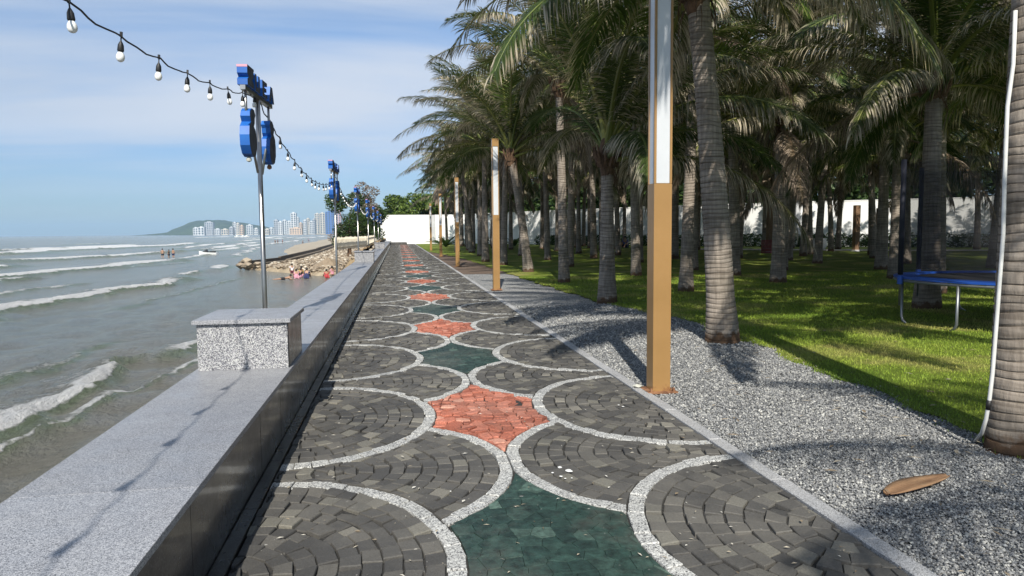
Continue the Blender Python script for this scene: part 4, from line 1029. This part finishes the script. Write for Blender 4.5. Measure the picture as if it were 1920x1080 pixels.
# ------------------------------------------------------------------ conduit on the nearest palm
c_ = empty('conduit', (4.1, 4.3, 0)); tag(c_, 'white flexible conduit running down the nearest palm trunk to the gravel', 'conduit')
def cpt(px, py, yy):
    v = CM @ np.array([(px-960)/F, (540-py)/F, -1.0]); k = yy/v[1]; return Vector((v[0]*k, yy, H+v[2]*k))
cp = [cpt(*q) for q in ((1904, 20, 4.38), (1900, 120, 4.38), (1889, 200, 4.36), (1884, 330, 4.36), (1881, 440, 4.34), (1872, 560, 4.34), (1861, 700, 4.34), (1855, 750, 4.34), (1849, 785, 4.36), (1841, 812, 4.42))]
cp[-1].z = max(cp[-1].z, .03)
cp.append(Vector((*U(1829, 830), .01)))
org = Vector((4.1, 4.3, 0)); MB().tube([q-org for q in cp], .0135, 10).build('pipe', M_pvc, c_, True)
q0, q1 = cp[7], cp[8]; MB().tube([q0-org, (q0.lerp(q1, .5))-org], .0165, 10).build('coupling', M_black, c_, True)

# ------------------------------------------------------------------ trampoline
tx, ty, tz, TR = 10.25, 10.15, .76, 1.95
tr = empty('trampoline', (tx, ty, 0)); tag(tr, 'round blue-edged trampoline with dark safety net on the shaded lawn', 'trampoline')
def ringmesh(r0, r1, z0, z1, n=48):
    mb = MB(); v = []; 
    for k in range(n): a = 2*math.pi*k/n; c, s = math.cos(a), math.sin(a); v += [(r0*c, r0*s, z1), (r1*c, r1*s, z1-.015), (r1*c, r1*s, z0), (r0*c, r0*s, z0)]
    f = []
    for k in range(n):
        k2 = (k+1) % n
        for j in range(4): j2 = (j+1) % 4; f.append((k*4+j, k*4+j2, k2*4+j2, k2*4+j))
    return mb.add(v, f)
ringmesh(TR-.32, TR+.02, tz-.01, tz+.03).build('edge_pad', M_tblue, tr)
MB().lathe([(TR-.30, -.004), (TR-.30, .004)], (0, 0, tz-.01), 48).build('jump_mat', M_tmat, tr)
MB().tube([(TR*math.cos(2*math.pi*k/48), TR*math.sin(2*math.pi*k/48), tz-.04) for k in range(49)], .022, 8, False).build('rim', M_galv, tr)
base_a = math.atan2(10.56-ty, 8.23-tx)
for i in range(3):
    a0 = base_a+i*2*math.pi/3-.10; a1 = a0+.62
    p0 = Vector((TR*math.cos(a0), TR*math.sin(a0), 0)); p1 = Vector((TR*math.cos(a1), TR*math.sin(a1), 0))
    for pa, pb in ((p0, p1), (p1, p0)): MB().tube([pa+Vector((0, 0, tz-.05)), pa+Vector((0, 0, .12)), pa.lerp(pb, .03)+Vector((0, 0, .05)), pa.lerp(pb, .10)+Vector((0, 0, .0))], .021, 8).build('leg', M_galv, tr, True)
for i in range(6):
    a = base_a-R(5)+i*math.pi/3; q = TR+.05; c, s = math.cos(a), math.sin(a)
    po = MB().tube([(q*c, q*s, .30), (q*c, q*s, tz+1.95)], .016, 8).build('net_pole', M_galv, tr, True)
    MB().tube([(q*c, q*s, tz+.06), (q*c, q*s, tz+1.97)], .042, 10).build('foam_sleeve', M_foamtube, po, True)
    MB().tube([(q*c, q*s, tz-.10), (q*c, q*s, tz+.05)], .045, 10).build('clamp', M_tblue, po)
M_net = mat('safety_net', (.008, .008, .012), .8); t, b = BS(M_net)
tb = N(t, 'ShaderNodeBsdfTransparent'); mx = N(t, 'ShaderNodeMixShader'); mx.inputs[0].default_value = .36
o_ = [n for n in t.nodes if n.type == 'OUTPUT_MATERIAL'][0]; L(t, tb.outputs[0], mx.inputs[1]); L(t, b.outputs[0], mx.inputs[2]); L(t, mx.outputs[0], o_.inputs[0])
v = []; f = []
for k in range(48):
    a = 2*math.pi*k/48; q = TR-.3*0-.02-.06*abs(math.sin(3*(a-base_a))); v += [(q*math.cos(a), q*math.sin(a), tz+.03), (q*math.cos(a), q*math.sin(a), tz+1.9)]
for k in range(48): k2 = (k+1) % 48; f.append((2*k, 2*k2, 2*k2+1, 2*k+1))
ob('safety_net', mesh('safety_net', v, f, M_net, True), tr)

# ------------------------------------------------------------------ small things on the ground
x, y = U(1722, 914); v = []; f = []; ns = 14
for i in range(ns+1):
    s = i/ns; w = .085*math.sin(math.pi*min(1, s*.93+.04))**.6*(1-.25*s); zc = .016+.004*math.sin(s*5)+.008*s*s
    for j in range(5): q = (j-2)/2; v.append(((s-.5)*.62, q*w+.02*math.sin(s*3), zc+.010*(q*q)))
top_n = len(v); v += [(a, b_, c-.006) for a, b_, c in v]
for i in range(ns):
    for j in range(4): a = i*5+j; f.append((a, a+5, a+6, a+1)); f.append((a+top_n, a+1+top_n, a+6+top_n, a+5+top_n))
    for j in (0, 4): a = i*5+j; f.append((a, a+top_n, a+5+top_n, a+5) if j == 0 else (a, a+5, a+5+top_n, a+top_n))
o = ob('palm_spathe', mesh('palm_spathe', v, f, M_spathe, True), None, (x, y, 0), (0, 0, R(19))); tag(o, 'brown boat-shaped dry palm sheath lying on the gravel', 'palm sheath')
x, y = U(1196, 728); v_, f_ = rock_mesh(random.Random(2), .06)
o = MB().add([(a*1.1, b_*.9, c*.5) for a, b_, c in v_], f_, .5).build('stone_chip', M_chip, loc=(x-.01, y, .02)); tag(o, 'pale broken stone lying against the foot of the nearest light column', 'stone')
def splash(px, py, r, seed):
    g = random.Random(seed); x, y = U(px, py); n = 12; v = [(0, 0, .003)]+[(r*g.uniform(.6, 1.2)*math.cos(2*math.pi*k/n), r*1.3*g.uniform(.6, 1.2)*math.sin(2*math.pi*k/n), .0005) for k in range(n)]
    return [(a+x, b_+y, c+.014) for a, b_, c in v], [(0, k+1, (k+1) % n+1) for k in range(n)]
mb = MB()
for px, py, r in ((1050, 880, .016), (1067, 886, .026), (1052, 897, .012), (1060, 901, .008), (1036, 890, .010), (1072, 900, .006), (1168, 765, .014), (1160, 762, .01), (845, 925, .006)):
    v_, f_ = splash(px, py, r, px); mb.add(v_, f_)
o = mb.build('droppings', M_drop); tag(o, 'white bird droppings splashed on the dark setts in the right fan', 'droppings', kind='stuff')
# scattered litter: dry leaf bits and crumbs on the setts
g = random.Random(21); mb = MB()
for i in range(650):
    x = g.uniform(XL, XR); y = 2.6+20*g.random()**1.6; a = g.uniform(0, 6.28); l = g.uniform(.006, .022); w = l*g.uniform(.12, .5); c, s = math.cos(a), math.sin(a); z = g.uniform(.008, .014)
    mb.add([(x-l*c, y-l*s, z), (x+w*s, y-w*c, z+.003), (x+l*c, y+l*s, z), (x-w*s, y+w*c, z+.002)], [(0, 1, 2, 3)], g.random())
for i in range(900):
    x = g.uniform(2.45, 7.5); y = 2.6+16*g.random()**1.4; a = g.uniform(0, 6.28); l = g.uniform(.012, .06); w = l*g.uniform(.08, .3); c, s = math.cos(a), math.sin(a); z = g.uniform(.012, .03)
    if x > 4.9 and g.random() < .6: continue
    mb.add([(x-l*c, y-l*s, z), (x+w*s, y-w*c, z+.004), (x+l*c, y+l*s, z), (x-w*s, y+w*c, z+.002)], [(0, 1, 2, 3)], g.random()*.45)
M_lit = mat('dry_crumbs', rough=.9); t, b = BS(M_lit); L(t, ramp(t, attr(t, 'rnd'), [(0, (.16, .11, .06)), (.5, (.40, .36, .28)), (1, (.62, .6, .54))]), b.inputs['Base Color'])
o = mb.build('leaf_litter', M_lit); tag(o, 'tiny dry leaf bits and crumbs scattered over the setts, the gravel and the lawn edge', 'litter', kind='stuff')

# things under the palms
for px, py, h, l in ((1605, 452, 3.2, 'brown wooden post left of the dark trunk deep in the grove'), (1648, 457, 3.0, 'brown wooden post right of the dark trunk deep in the grove'), (1443, 440, 3.4, 'reddish wooden post beside the red crate stack in the grove')):
    x, y = U(px, py); k = 45/y if y > 45 else 1; x *= k; y *= k
    o = empty('wooden_post', (x, y, 0)); tag(o, l, 'post'); MB().box(-.17, .17, -.17, .17, 0, h, bev=.02).build('post_shaft', M_post, o); MB().box(-.22, .22, -.22, .22, 0, .12).build('post_foot', M_pil, o)
M_redc = simple_noise_mat('red_plastic', (.16, .012, .014), (.24, .02, .02), 5, .5, bs=0)
x, y = U(1440, 457); k = 44/y; x *= k; y *= k
for i in range(3):
    o = empty('crate', (x, y, i*.31)); tag(o, ['bottom', 'middle', 'top'][i]+' red slatted crate of the stack in the grove', 'crate', 'red crates stacked in the grove')
    b_ = MB().box(-.36, .36, -.24, .24, 0, .02)
    b_.build('crate_floor', M_redc, o); w_ = MB()
    for z in (.03, .12, .21): w_.box(-.36, .36, -.24, -.225, z, z+.06); w_.box(-.36, .36, .225, .24, z, z+.06); w_.box(-.36, -.345, -.224, .224, z, z+.06); w_.box(.345, .36, -.224, .224, z, z+.06)
    for sx in (-.352, .33):
        for sy in (-.248, .226): w_.box(sx, sx+.022, sy, sy+.022, 0.02, .30)
    w_.build('crate_walls', M_redc, o)
x, y = U(1537, 444); k = 50/y; x *= k; y *= k
o = empty('plant_pot', (x, y, 0)); tag(o, 'large round white plant pot at the far edge of the shaded lawn', 'pot')
MB().lathe([(.35, 0), (.5, .25), (.52, .6), (.44, .8), (.48, .86), (.40, .86), (.38, .75)], n=20).build('pot_body', M_wall, o, True)
leaf_cloud('pot_plant', [(0, 0, 1.0, .35)], 500, .12, M_leafd, o, 5)
hp = empty('hedge', (0, 0, 0)); tag(hp, 'clipped dark hedge at the foot of the white garden wall', 'hedge')
bl_ = []
for i in range(46):
    q = i/45*3.9+1.0; k = min(int(q), 4); f_ = q-k; bl_.append((wpts[k][0]*(1-f_)+wpts[k+1][0]*f_-1.2, wpts[k][1]*(1-f_)+wpts[k+1][1]*f_-1.6, .5, .9))
leaf_cloud('foliage', bl_, 16000, .16, M_leafd, hp, 8)
gp_ = ob('garden_path', mesh('garden_path', [(22, 55, .03), (34, 44, .03), (60, 33, .03), (62, 35, .03), (36, 46.5, .03), (24, 57, .03)], [(0, 1, 2, 3, 4, 5)], simple_noise_mat('pale_paving', (.42, .38, .33), (.52, .48, .42), 2, .8))); gp_['kind'] = 'structure'

# ------------------------------------------------------------------ people
def skin_obj(name, joints, edges, parent, m):
    """joints: {name:(pos,radius)}"""
    ks = list(joints); me = bpy.data.meshes.new(name); me.from_pydata([joints[k][0] for k in ks], [(ks.index(a), ks.index(b_)) for a, b_ in edges], []); me.materials.append(m)
    o = ob(name, me, parent); md = o.modifiers.new('skin', 'SKIN'); sv = me.skin_vertices[0].data if me.skin_vertices else None
    if sv is None: return o
    for i, k in enumerate(ks): r = joints[k][1]; sv[i].radius = (r, r) if not isinstance(r, tuple) else r
    sv[0].use_root = True; sb = o.modifiers.new('sub', 'SUBSURF'); sb.levels = 2; sb.render_levels = 2; return o
def ensure_skin(me):
    pass
import bmesh
def skin_build(name, joints, edges, parent, m):
    ks = list(joints); bm = bmesh.new(); lay = bm.verts.layers.skin.verify(); vs_ = []
    for i, k in enumerate(ks):
        v_ = bm.verts.new(joints[k][0]); r = joints[k][1]; v_[lay].radius = r if isinstance(r, tuple) else (r, r); v_[lay].use_root = (i == 0); vs_.append(v_)
    for a, b_ in edges: bm.edges.new((vs_[ks.index(a)], vs_[ks.index(b_)]))
    me = bpy.data.meshes.new(name); bm.to_mesh(me); bm.free(); me.materials.append(m); o = ob(name, me, parent)
    o.modifiers.new('skin', 'SKIN'); sb = o.modifiers.new('sub', 'SUBSURF'); sb.levels = 1; sb.render_levels = 2; return o
M_skinp = mat('skin', (.38, .22, .14), .5); M_hair = mat('black_hair', (.012, .01, .009), .5)
CL = {k: mat(k+'_cloth', c, .8) for k, c in dict(white=(.72, .68, .70), pink=(.62, .30, .38), yellow=(.62, .45, .10), navy=(.02, .03, .10), black=(.02, .02, .025), red=(.45, .05, .06), blue=(.05, .10, .35), maroon=(.14, .03, .05)).items()}
def person(px, py, label, pose='stand', top='white', bot='black', face=0, hgt=1.6, z=SEA, sink=.3, at=None):
    x, y = at if at else U(px, py, z); s = hgt/1.7
    o = empty('person', (x, y, z-sink)); o.rotation_euler.z = R(face); o.scale = (s, s, s); tag(o, label, 'person')
    if pose == 'stand':
        J = dict(pelvis=((0, 0, .96), (.15, .11)), belly=((0, 0, 1.12), (.13, .10)), chest=((0, .01, 1.32), (.16, .11)), neck=((0, 0, 1.47), .055), head=((0, .02, 1.60), .095), crown=((0, .01, 1.69), .07))
        for s_, c in ((-1, 'l'), (1, 'r')):
            J.update({'sh'+c: ((s_*.19, 0, 1.40), .06), 'el'+c: ((s_*.26, .03, 1.14), .042), 'wr'+c: ((s_*.24, .14, .92), .03), 'hd'+c: ((s_*.23, .18, .84), .032), 'hp'+c: ((s_*.10, 0, .88), .095), 'kn'+c: ((s_*.12, .04, .50), .062), 'an'+c: ((s_*.12, 0, .09), .042), 'to'+c: ((s_*.13, .15, .03), .035)})
    elif pose == 'sit':
        J = dict(pelvis=((0, 0, .14), (.16, .13)), belly=((0, .03, .30), (.14, .11)), chest=((0, .07, .50), (.16, .11)), neck=((0, .09, .65), .055), head=((0, .12, .78), .095), crown=((0, .11, .87), .07))
        for s_, c in ((-1, 'l'), (1, 'r')):
            J.update({'sh'+c: ((s_*.19, .07, .58), .06), 'el'+c: ((s_*.26, .22, .36), .042), 'wr'+c: ((s_*.20, .40, .28), .03), 'hd'+c: ((s_*.18, .47, .26), .032), 'hp'+c: ((s_*.11, .05, .13), .095), 'kn'+c: ((s_*.17, .40, .38), .062), 'an'+c: ((s_*.14, .68, .06), .042), 'to'+c: ((s_*.14, .82, .05), .035)})
    else:  # swimming flat, head up
        J = dict(pelvis=((0, 0, .24), (.15, .11)), belly=((0, .2, .26), (.13, .10)), chest=((0, .42, .30), (.16, .11)), neck=((0, .58, .37), .055), head=((0, .68, .46), .095), crown=((0, .70, .55), .07))
        for s_, c in ((-1, 'l'), (1, 'r')):
            J.update({'sh'+c: ((s_*.19, .48, .28), .06), 'el'+c: ((s_*.30, .60, .14), .042), 'wr'+c: ((s_*.22, .80, .10), .03), 'hd'+c: ((s_*.2, .9, .1), .032), 'hp'+c: ((s_*.10, -.08, .22), .095), 'kn'+c: ((s_*.13, -.48, .20), .062), 'an'+c: ((s_*.13, -.9, .18), .042), 'to'+c: ((s_*.13, -1.02, .2), .035)})
    E_ = [('pelvis', 'belly'), ('belly', 'chest'), ('chest', 'neck'), ('neck', 'head'), ('head', 'crown')]
    for c in 'lr': E_ += [('chest', 'sh'+c), ('sh'+c, 'el'+c), ('el'+c, 'wr'+c), ('wr'+c, 'hd'+c), ('pelvis', 'hp'+c), ('hp'+c, 'kn'+c), ('kn'+c, 'an'+c), ('an'+c, 'to'+c)]
    skin_build('body', J, E_, o, M_skinp)
    gr = lambda v_, k: tuple(q*k for q in v_) if isinstance(v_, tuple) else v_*k
    if top:
        K = ['belly', 'pelvis', 'chest', 'shl', 'shr', 'ell', 'elr']; J2 = {k: (J[k][0], gr(J[k][1], 1.18)) for k in K}
        for c in 'lr': J2['el'+c] = (tuple(Vector(J['sh'+c][0]).lerp(Vector(J['el'+c][0]), .6)), .062)
        skin_build('shirt', J2, [('belly', 'pelvis'), ('belly', 'chest'), ('chest', 'shl'), ('chest', 'shr'), ('shl', 'ell'), ('shr', 'elr')], o, CL[top])
    if bot:
        K = ['pelvis', 'hpl', 'hpr', 'knl', 'knr']; J2 = {k: (J[k][0], gr(J[k][1], 1.2)) for k in K}
        for c in 'lr': J2['kn'+c] = (tuple(Vector(J['hp'+c][0]).lerp(Vector(J['kn'+c][0]), .7)), .09)
        skin_build('shorts', J2, [('pelvis', 'hpl'), ('pelvis', 'hpr'), ('hpl', 'knl'), ('hpr', 'knr')], o, CL[bot])
    h = J['crown'][0]; hb = MB().lathe([(.10, -.10), (.112, -.03), (.10, .04), (.06, .085), (.01, .10)], (h[0], h[1]-.03, h[2]-.02), 10); hb.build('hair', M_hair, o, True)
    return o
person(548, 518, 'child in a long white top and maroon trousers standing in the shallows', 'stand', 'white', 'maroon', 30, 1.35, sink=.25)
person(556, 521, 'child in pink sitting in the shallows beside the standing child', 'sit', 'pink', 'pink', 20, 1.5, sink=.05)
person(563, 519, 'child in a dark swimsuit sitting between the pink and the yellow child', 'sit', 'black', 'pink', -40, 1.5, sink=.05)
person(567, 518, 'child in yellow sitting in the shallows behind the others', 'sit', 'yellow', 'yellow', 60, 1.6, sink=-.05)
person(575, 521, 'child in dark navy sitting with the back to the promenade', 'sit', 'navy', 'navy', -10, 1.7, sink=.05)
person(532, 524, 'swimmer lying flat in the shallow water with dark shorts', 'swim', None, 'black', -60, 1.5, sink=.12)
person(613, 520, 'long-haired child in a red swimsuit sitting in the water by the bench wall', 'sit', 'red', 'red', 30, 1.4, sink=.05)
person(624, 517, 'child in pale pink leaning in the water next to the bench wall', 'sit', 'pink', None, 60, 1.6, sink=0)
person(305, 483, 'left bather of the three adults wading in the surf, dark shorts', 'stand', None, 'black', 10, 1.75, sink=.3)
person(317, 483, 'middle bather of the three adults wading in the surf, dark top', 'stand', 'black', 'black', 80, 1.6, sink=.3)
person(325, 483, 'right bather of the three adults wading in the surf, bare back', 'stand', None, 'navy', -30, 1.75, sink=.3)
for i, (px, py, l) in enumerate(((516, 456.5, 'far bather left of the group standing in the surf off the sand'), (521, 456, 'far bather in the middle of the group in the surf off the sand'), (530, 455.5, 'far bather right of the group in the surf off the sand'), (568, 458, 'distant bather in dark clothes at the edge of the sand'), (579, 453.5, 'distant bather standing alone in the surf beyond the rubble'))):
    person(px, py, l, 'stand', ['black', 'navy', 'red', 'black', 'blue'][i], 'black', i*40, 1.7, sink=.3)
x, y = U(1173, 458); person(0, 0, 'person in dark blue with a white bag sitting on the lawn deep in the grove', 'sit', 'blue', 'navy', 140, 2.0, z=0, sink=0, at=(x*.8, y*.8))

# jet ski
x, y = U(392, 478, SEA); js = empty('jet_ski', (x, y, SEA)); js.rotation_euler.z = R(165); tag(js, 'white and black jet ski floating in the surf right of the three bathers', 'jet ski')
secs = [(-1.6, .45, .35), (-1.0, .58, .38), (0, .60, .42), (.9, .50, .50), (1.5, .28, .60), (1.9, .05, .68)]; v = []; f = []
for sx, w, h in secs: v += [(sx, -w, h), (sx, -w*.7, 0), (sx, 0, -.12), (sx, w*.7, 0), (sx, w, h), (sx, 0, h+.06)]
for i in range(5):
    for j in range(6): j2 = (j+1) % 6; f.append((i*6+j, i*6+j2, (i+1)*6+j2, (i+1)*6+j))
f.append(tuple(range(6))); f.append(tuple(30+k for k in range(6))[::-1])
ob('hull', mesh('hull', v, f, M_wall), js)
MB().add([(-1.3, -.2, .4), (.1, -.22, .42), (.1, .22, .42), (-1.3, .2, .4), (-1.25, -.14, .72), (-.3, -.15, .70), (-.3, .15, .70), (-1.25, .14, .72)], [(0, 1, 5, 4), (1, 2, 6, 5), (2, 3, 7, 6), (3, 0, 4, 7), (4, 5, 6, 7)]).build('seat', M_black, js)
MB().add([(.1, -.3, .45), (1.2, -.2, .55), (1.2, .2, .55), (.1, .3, .45), (.35, -.14, .95), (.75, -.12, .85), (.75, .12, .85), (.35, .14, .95)], [(0, 1, 5, 4), (1, 2, 6, 5), (2, 3, 7, 6), (3, 0, 4, 7), (4, 5, 6, 7)]).build('hood', M_black, js)
MB().tube([(.35, -.38, 1.0), (.45, 0, .95), (.35, .38, 1.0)], .03, 6).build('handlebar', M_black, js)

# ------------------------------------------------------------------ distant town and hills
DC = 3000.0
def far_x(px, d): 
    v = CM @ np.array([(px-960)/F, (540-438)/F, -1.0]); return v[0]/v[1]*d
def hill(name, px0, px1, d, prof, m, label):
    x0, x1 = far_x(px0, d), far_x(px1, d); nx_, ny_ = 70, 26; xs = np.linspace(x0, x1, nx_); ys = np.linspace(d-350, d+900, ny_); X, Y = np.meshgrid(xs, ys)
    u = np.linspace(0, 1, nx_); h = np.interp(u, [q[0] for q in prof], [q[1] for q in prof])
    v_ = np.sin(np.linspace(0, 1, ny_)**.6*math.pi)[:, None]
    Z = h[None]*v_*(1+.10*fbm(X, Y, 60, 2))+5*fbm(X, Y, 25, 5)*v_-3.3
    idx = np.arange(nx_*ny_).reshape(ny_, nx_); Fq = np.stack([idx[:-1, :-1], idx[:-1, 1:], idx[1:, 1:], idx[1:, :-1]], -1).reshape(-1, 4)
    o = ob(name, mesh(name, np.stack([X, Y, Z], -1).reshape(-1, 3), Fq, m, True)); o['kind'] = 'structure'
M_hill = simple_noise_mat('wooded_hill', (.022, .042, .018), (.055, .08, .035), .02, .95, bs=1, bscale=.06, bd=8)
hill('headland_hill', 285, 530, 4200, [(0, 3), (.12, 12), (.22, 22), (.26, 50), (.36, 78), (.46, 84), (.62, 74), (.8, 50), (.9, 36), (1, 25)], M_hill, '')
hill('town_hill', 470, 760, 4600, [(0, 20), (.15, 44), (.27, 40), (.38, 78), (.5, 118), (.62, 124), (.8, 110), (1, 70)], M_hill, '')
ob('far_shore', mesh('far_shore', [(far_x(330, 3300), 3300, -1.6), (far_x(470, 2700), 2700, -1.6), (far_x(640, 2300), 2300, -1.6), (900, 2300, -1.6), (900, 5200, -1.6), (far_x(330, 5200), 5200, -1.6)], [(0, 1, 2, 3, 4, 5)], M_hill))['kind'] = 'structure'
M_win = mat('far_window', (.06, .09, .13), .2)
BCOL = {'w': (.58, .60, .61), 'c': (.56, .52, .45), 'g': (.42, .44, .47), 'b': (.07, .16, .42), 'p': (.52, .36, .36), 'o': (.60, .46, .34)}
BM = {k: simple_noise_mat('far_wall_'+k, c, tuple(q*.9 for q in c), .05, .7, bs=0) for k, c in BCOL.items()}
BL = [(384, 400, 418, 'g', 'blue-grey slab tower in front of the headland hill'), (362, 371, 428, 'w', 'low white block at the left end of the distant town'), (371, 383, 427, 'w', 'low wide white block left of the blue-grey slab tower'), (402, 413, 430, 'w', 'low white row of houses right of the blue-grey slab tower'), (415, 428, 430.5, 'c', 'low cream houses under the headland hill'), (430, 437, 427, 'g', 'small grey block left of the white twin block'), (437, 443, 418.5, 'w', 'white tower under the right slope of the headland'), (443, 449, 420, 'c', 'cream tower attached to the white tower under the headland'), (450, 456, 424, 'o', 'small tan block right of the cream tower'), (462, 474, 423, 'w', 'wide white block left of the first sign post'), (476, 484, 429, 'w', 'low white house just left of the first sign post'), (497, 504, 430, 'c', 'low cream house just right of the first sign post'), (504, 513, 428, 'w', 'low white house in the bay of the town'), (514, 522, 414, 'g', 'tall grey slab at the left of the main skyline'), (522, 530, 417, 'w', 'pale slab beside the tall grey slab'), (530, 538, 414, 'w', 'white slab left of the highest white tower'), (538, 546, 416, 'w', 'white slab touching the highest white tower'), (546, 556, 401, 'w', 'highest white tower of the skyline'), (556, 561, 409, 'w', 'stepped white shoulder of the highest white tower'), (561, 567, 419, 'o', 'tan block right of the highest white tower'), (569, 575, 414, 'w', 'white slab in the gap right of the highest tower'), (575, 581, 411, 'c', 'cream slab in the middle of the skyline'), (581, 587, 416, 'w', 'lower white slab in the middle of the skyline'), (587, 591, 412, 'g', 'thin grey slab left of the cream twin towers'), (591, 599.5, 402, 'c', 'left one of the cream twin towers'), (600.5, 610, 401, 'c', 'right one of the cream twin towers'), (611, 626, 398, 'b', 'broad blue glass tower at the right of the skyline'), (631, 640, 397, 'p', 'pinkish tower right of the second sign post'), (543, 566, 428, 'o', 'low tan podium below the highest white tower')]
for k, (p0, p1, ty_, c, lb) in enumerate(BL):
    d = DC-250*(k % 3)+(-350 if lb.startswith('low tan podium') else 0); x0, x1 = far_x(p0, d), far_x(p1, d); hz = 436+ (745-(p0+p1)/2)*.009
    h = 1.6+(hz-ty_)*d/F*1.0; dp = 26; o = empty('distant_building', ((x0+x1)/2, d, -2)); tag(o, lb, 'building', 'buildings of the distant town')
    hw_ = (x1-x0)/2; zz_ = h+2; mb = MB().box(-hw_, hw_, 0, dp, 0, zz_); mb.box(-hw_*.4, hw_*.4, 4, dp-6, zz_, zz_+3.2); mb.build('walls', BM[c], o)
    wn = MB(); fl = max(2, int(zz_/7)); nb = max(2, int(hw_*2/7)); cw = hw_*2/nb
    for i in range(fl):
        for j in range(nb):
            z0 = 2+i*(zz_-3)/fl; xx = -hw_+j*cw; wn.box(xx+cw*.22, xx+cw*.78, -.5, -.05, z0+1.2, z0+(zz_-3)/fl-1.2)
    wn.build('windows', M_win, o)['kind'] = 'stuff'
for i, (px, py) in enumerate(((444, 441), (462, 441.5), (455, 441))):
    x, y = U(px, py, SEA); x, y = x*min(1, 900/y), 900 if y < 0 or y > 900 else y; x = far_x(px, y)
    o = empty('motor_boat', (x, y, SEA)); tag(o, ['left', 'right', 'middle'][i]+' one of three tiny white boats off the distant town', 'boat', 'small boats off the town')
    MB().add([(-3, -1, 1), (3, -.8, 1.1), (4.2, 0, 1.4), (3, .8, 1.1), (-3, 1, 1), (-2.8, -.6, -.1), (3, 0, -.1), (-2.8, .6, -.1)], [(0, 1, 6, 5), (1, 2, 6), (2, 3, 6), (3, 4, 7, 6), (4, 0, 5, 7), (0, 4, 3, 2, 1)]).build('hull', M_wall, o)
    MB().box(-1, 1, -.6, .6, 1.1, 2.0).build('cabin', M_wall, o)

# ------------------------------------------------------------------ air
hz = bpy.data.materials.new('haze'); hz.use_nodes = True; t = hz.node_tree; t.nodes.clear(); oo = N(t, 'ShaderNodeOutputMaterial'); pv = N(t, 'ShaderNodeVolumePrincipled')
pv.inputs['Color'].default_value = (.52, .76, 1, 1); pv.inputs['Density'].default_value = .00011; L(t, pv.outputs[0], oo.inputs['Volume'])
o = MB().box(-9500, 2600, -70, 13500, -5.5, 190).build('haze', hz); o['kind'] = 'stuff'; tag(o, 'thin sea haze over the bay and town', 'haze')
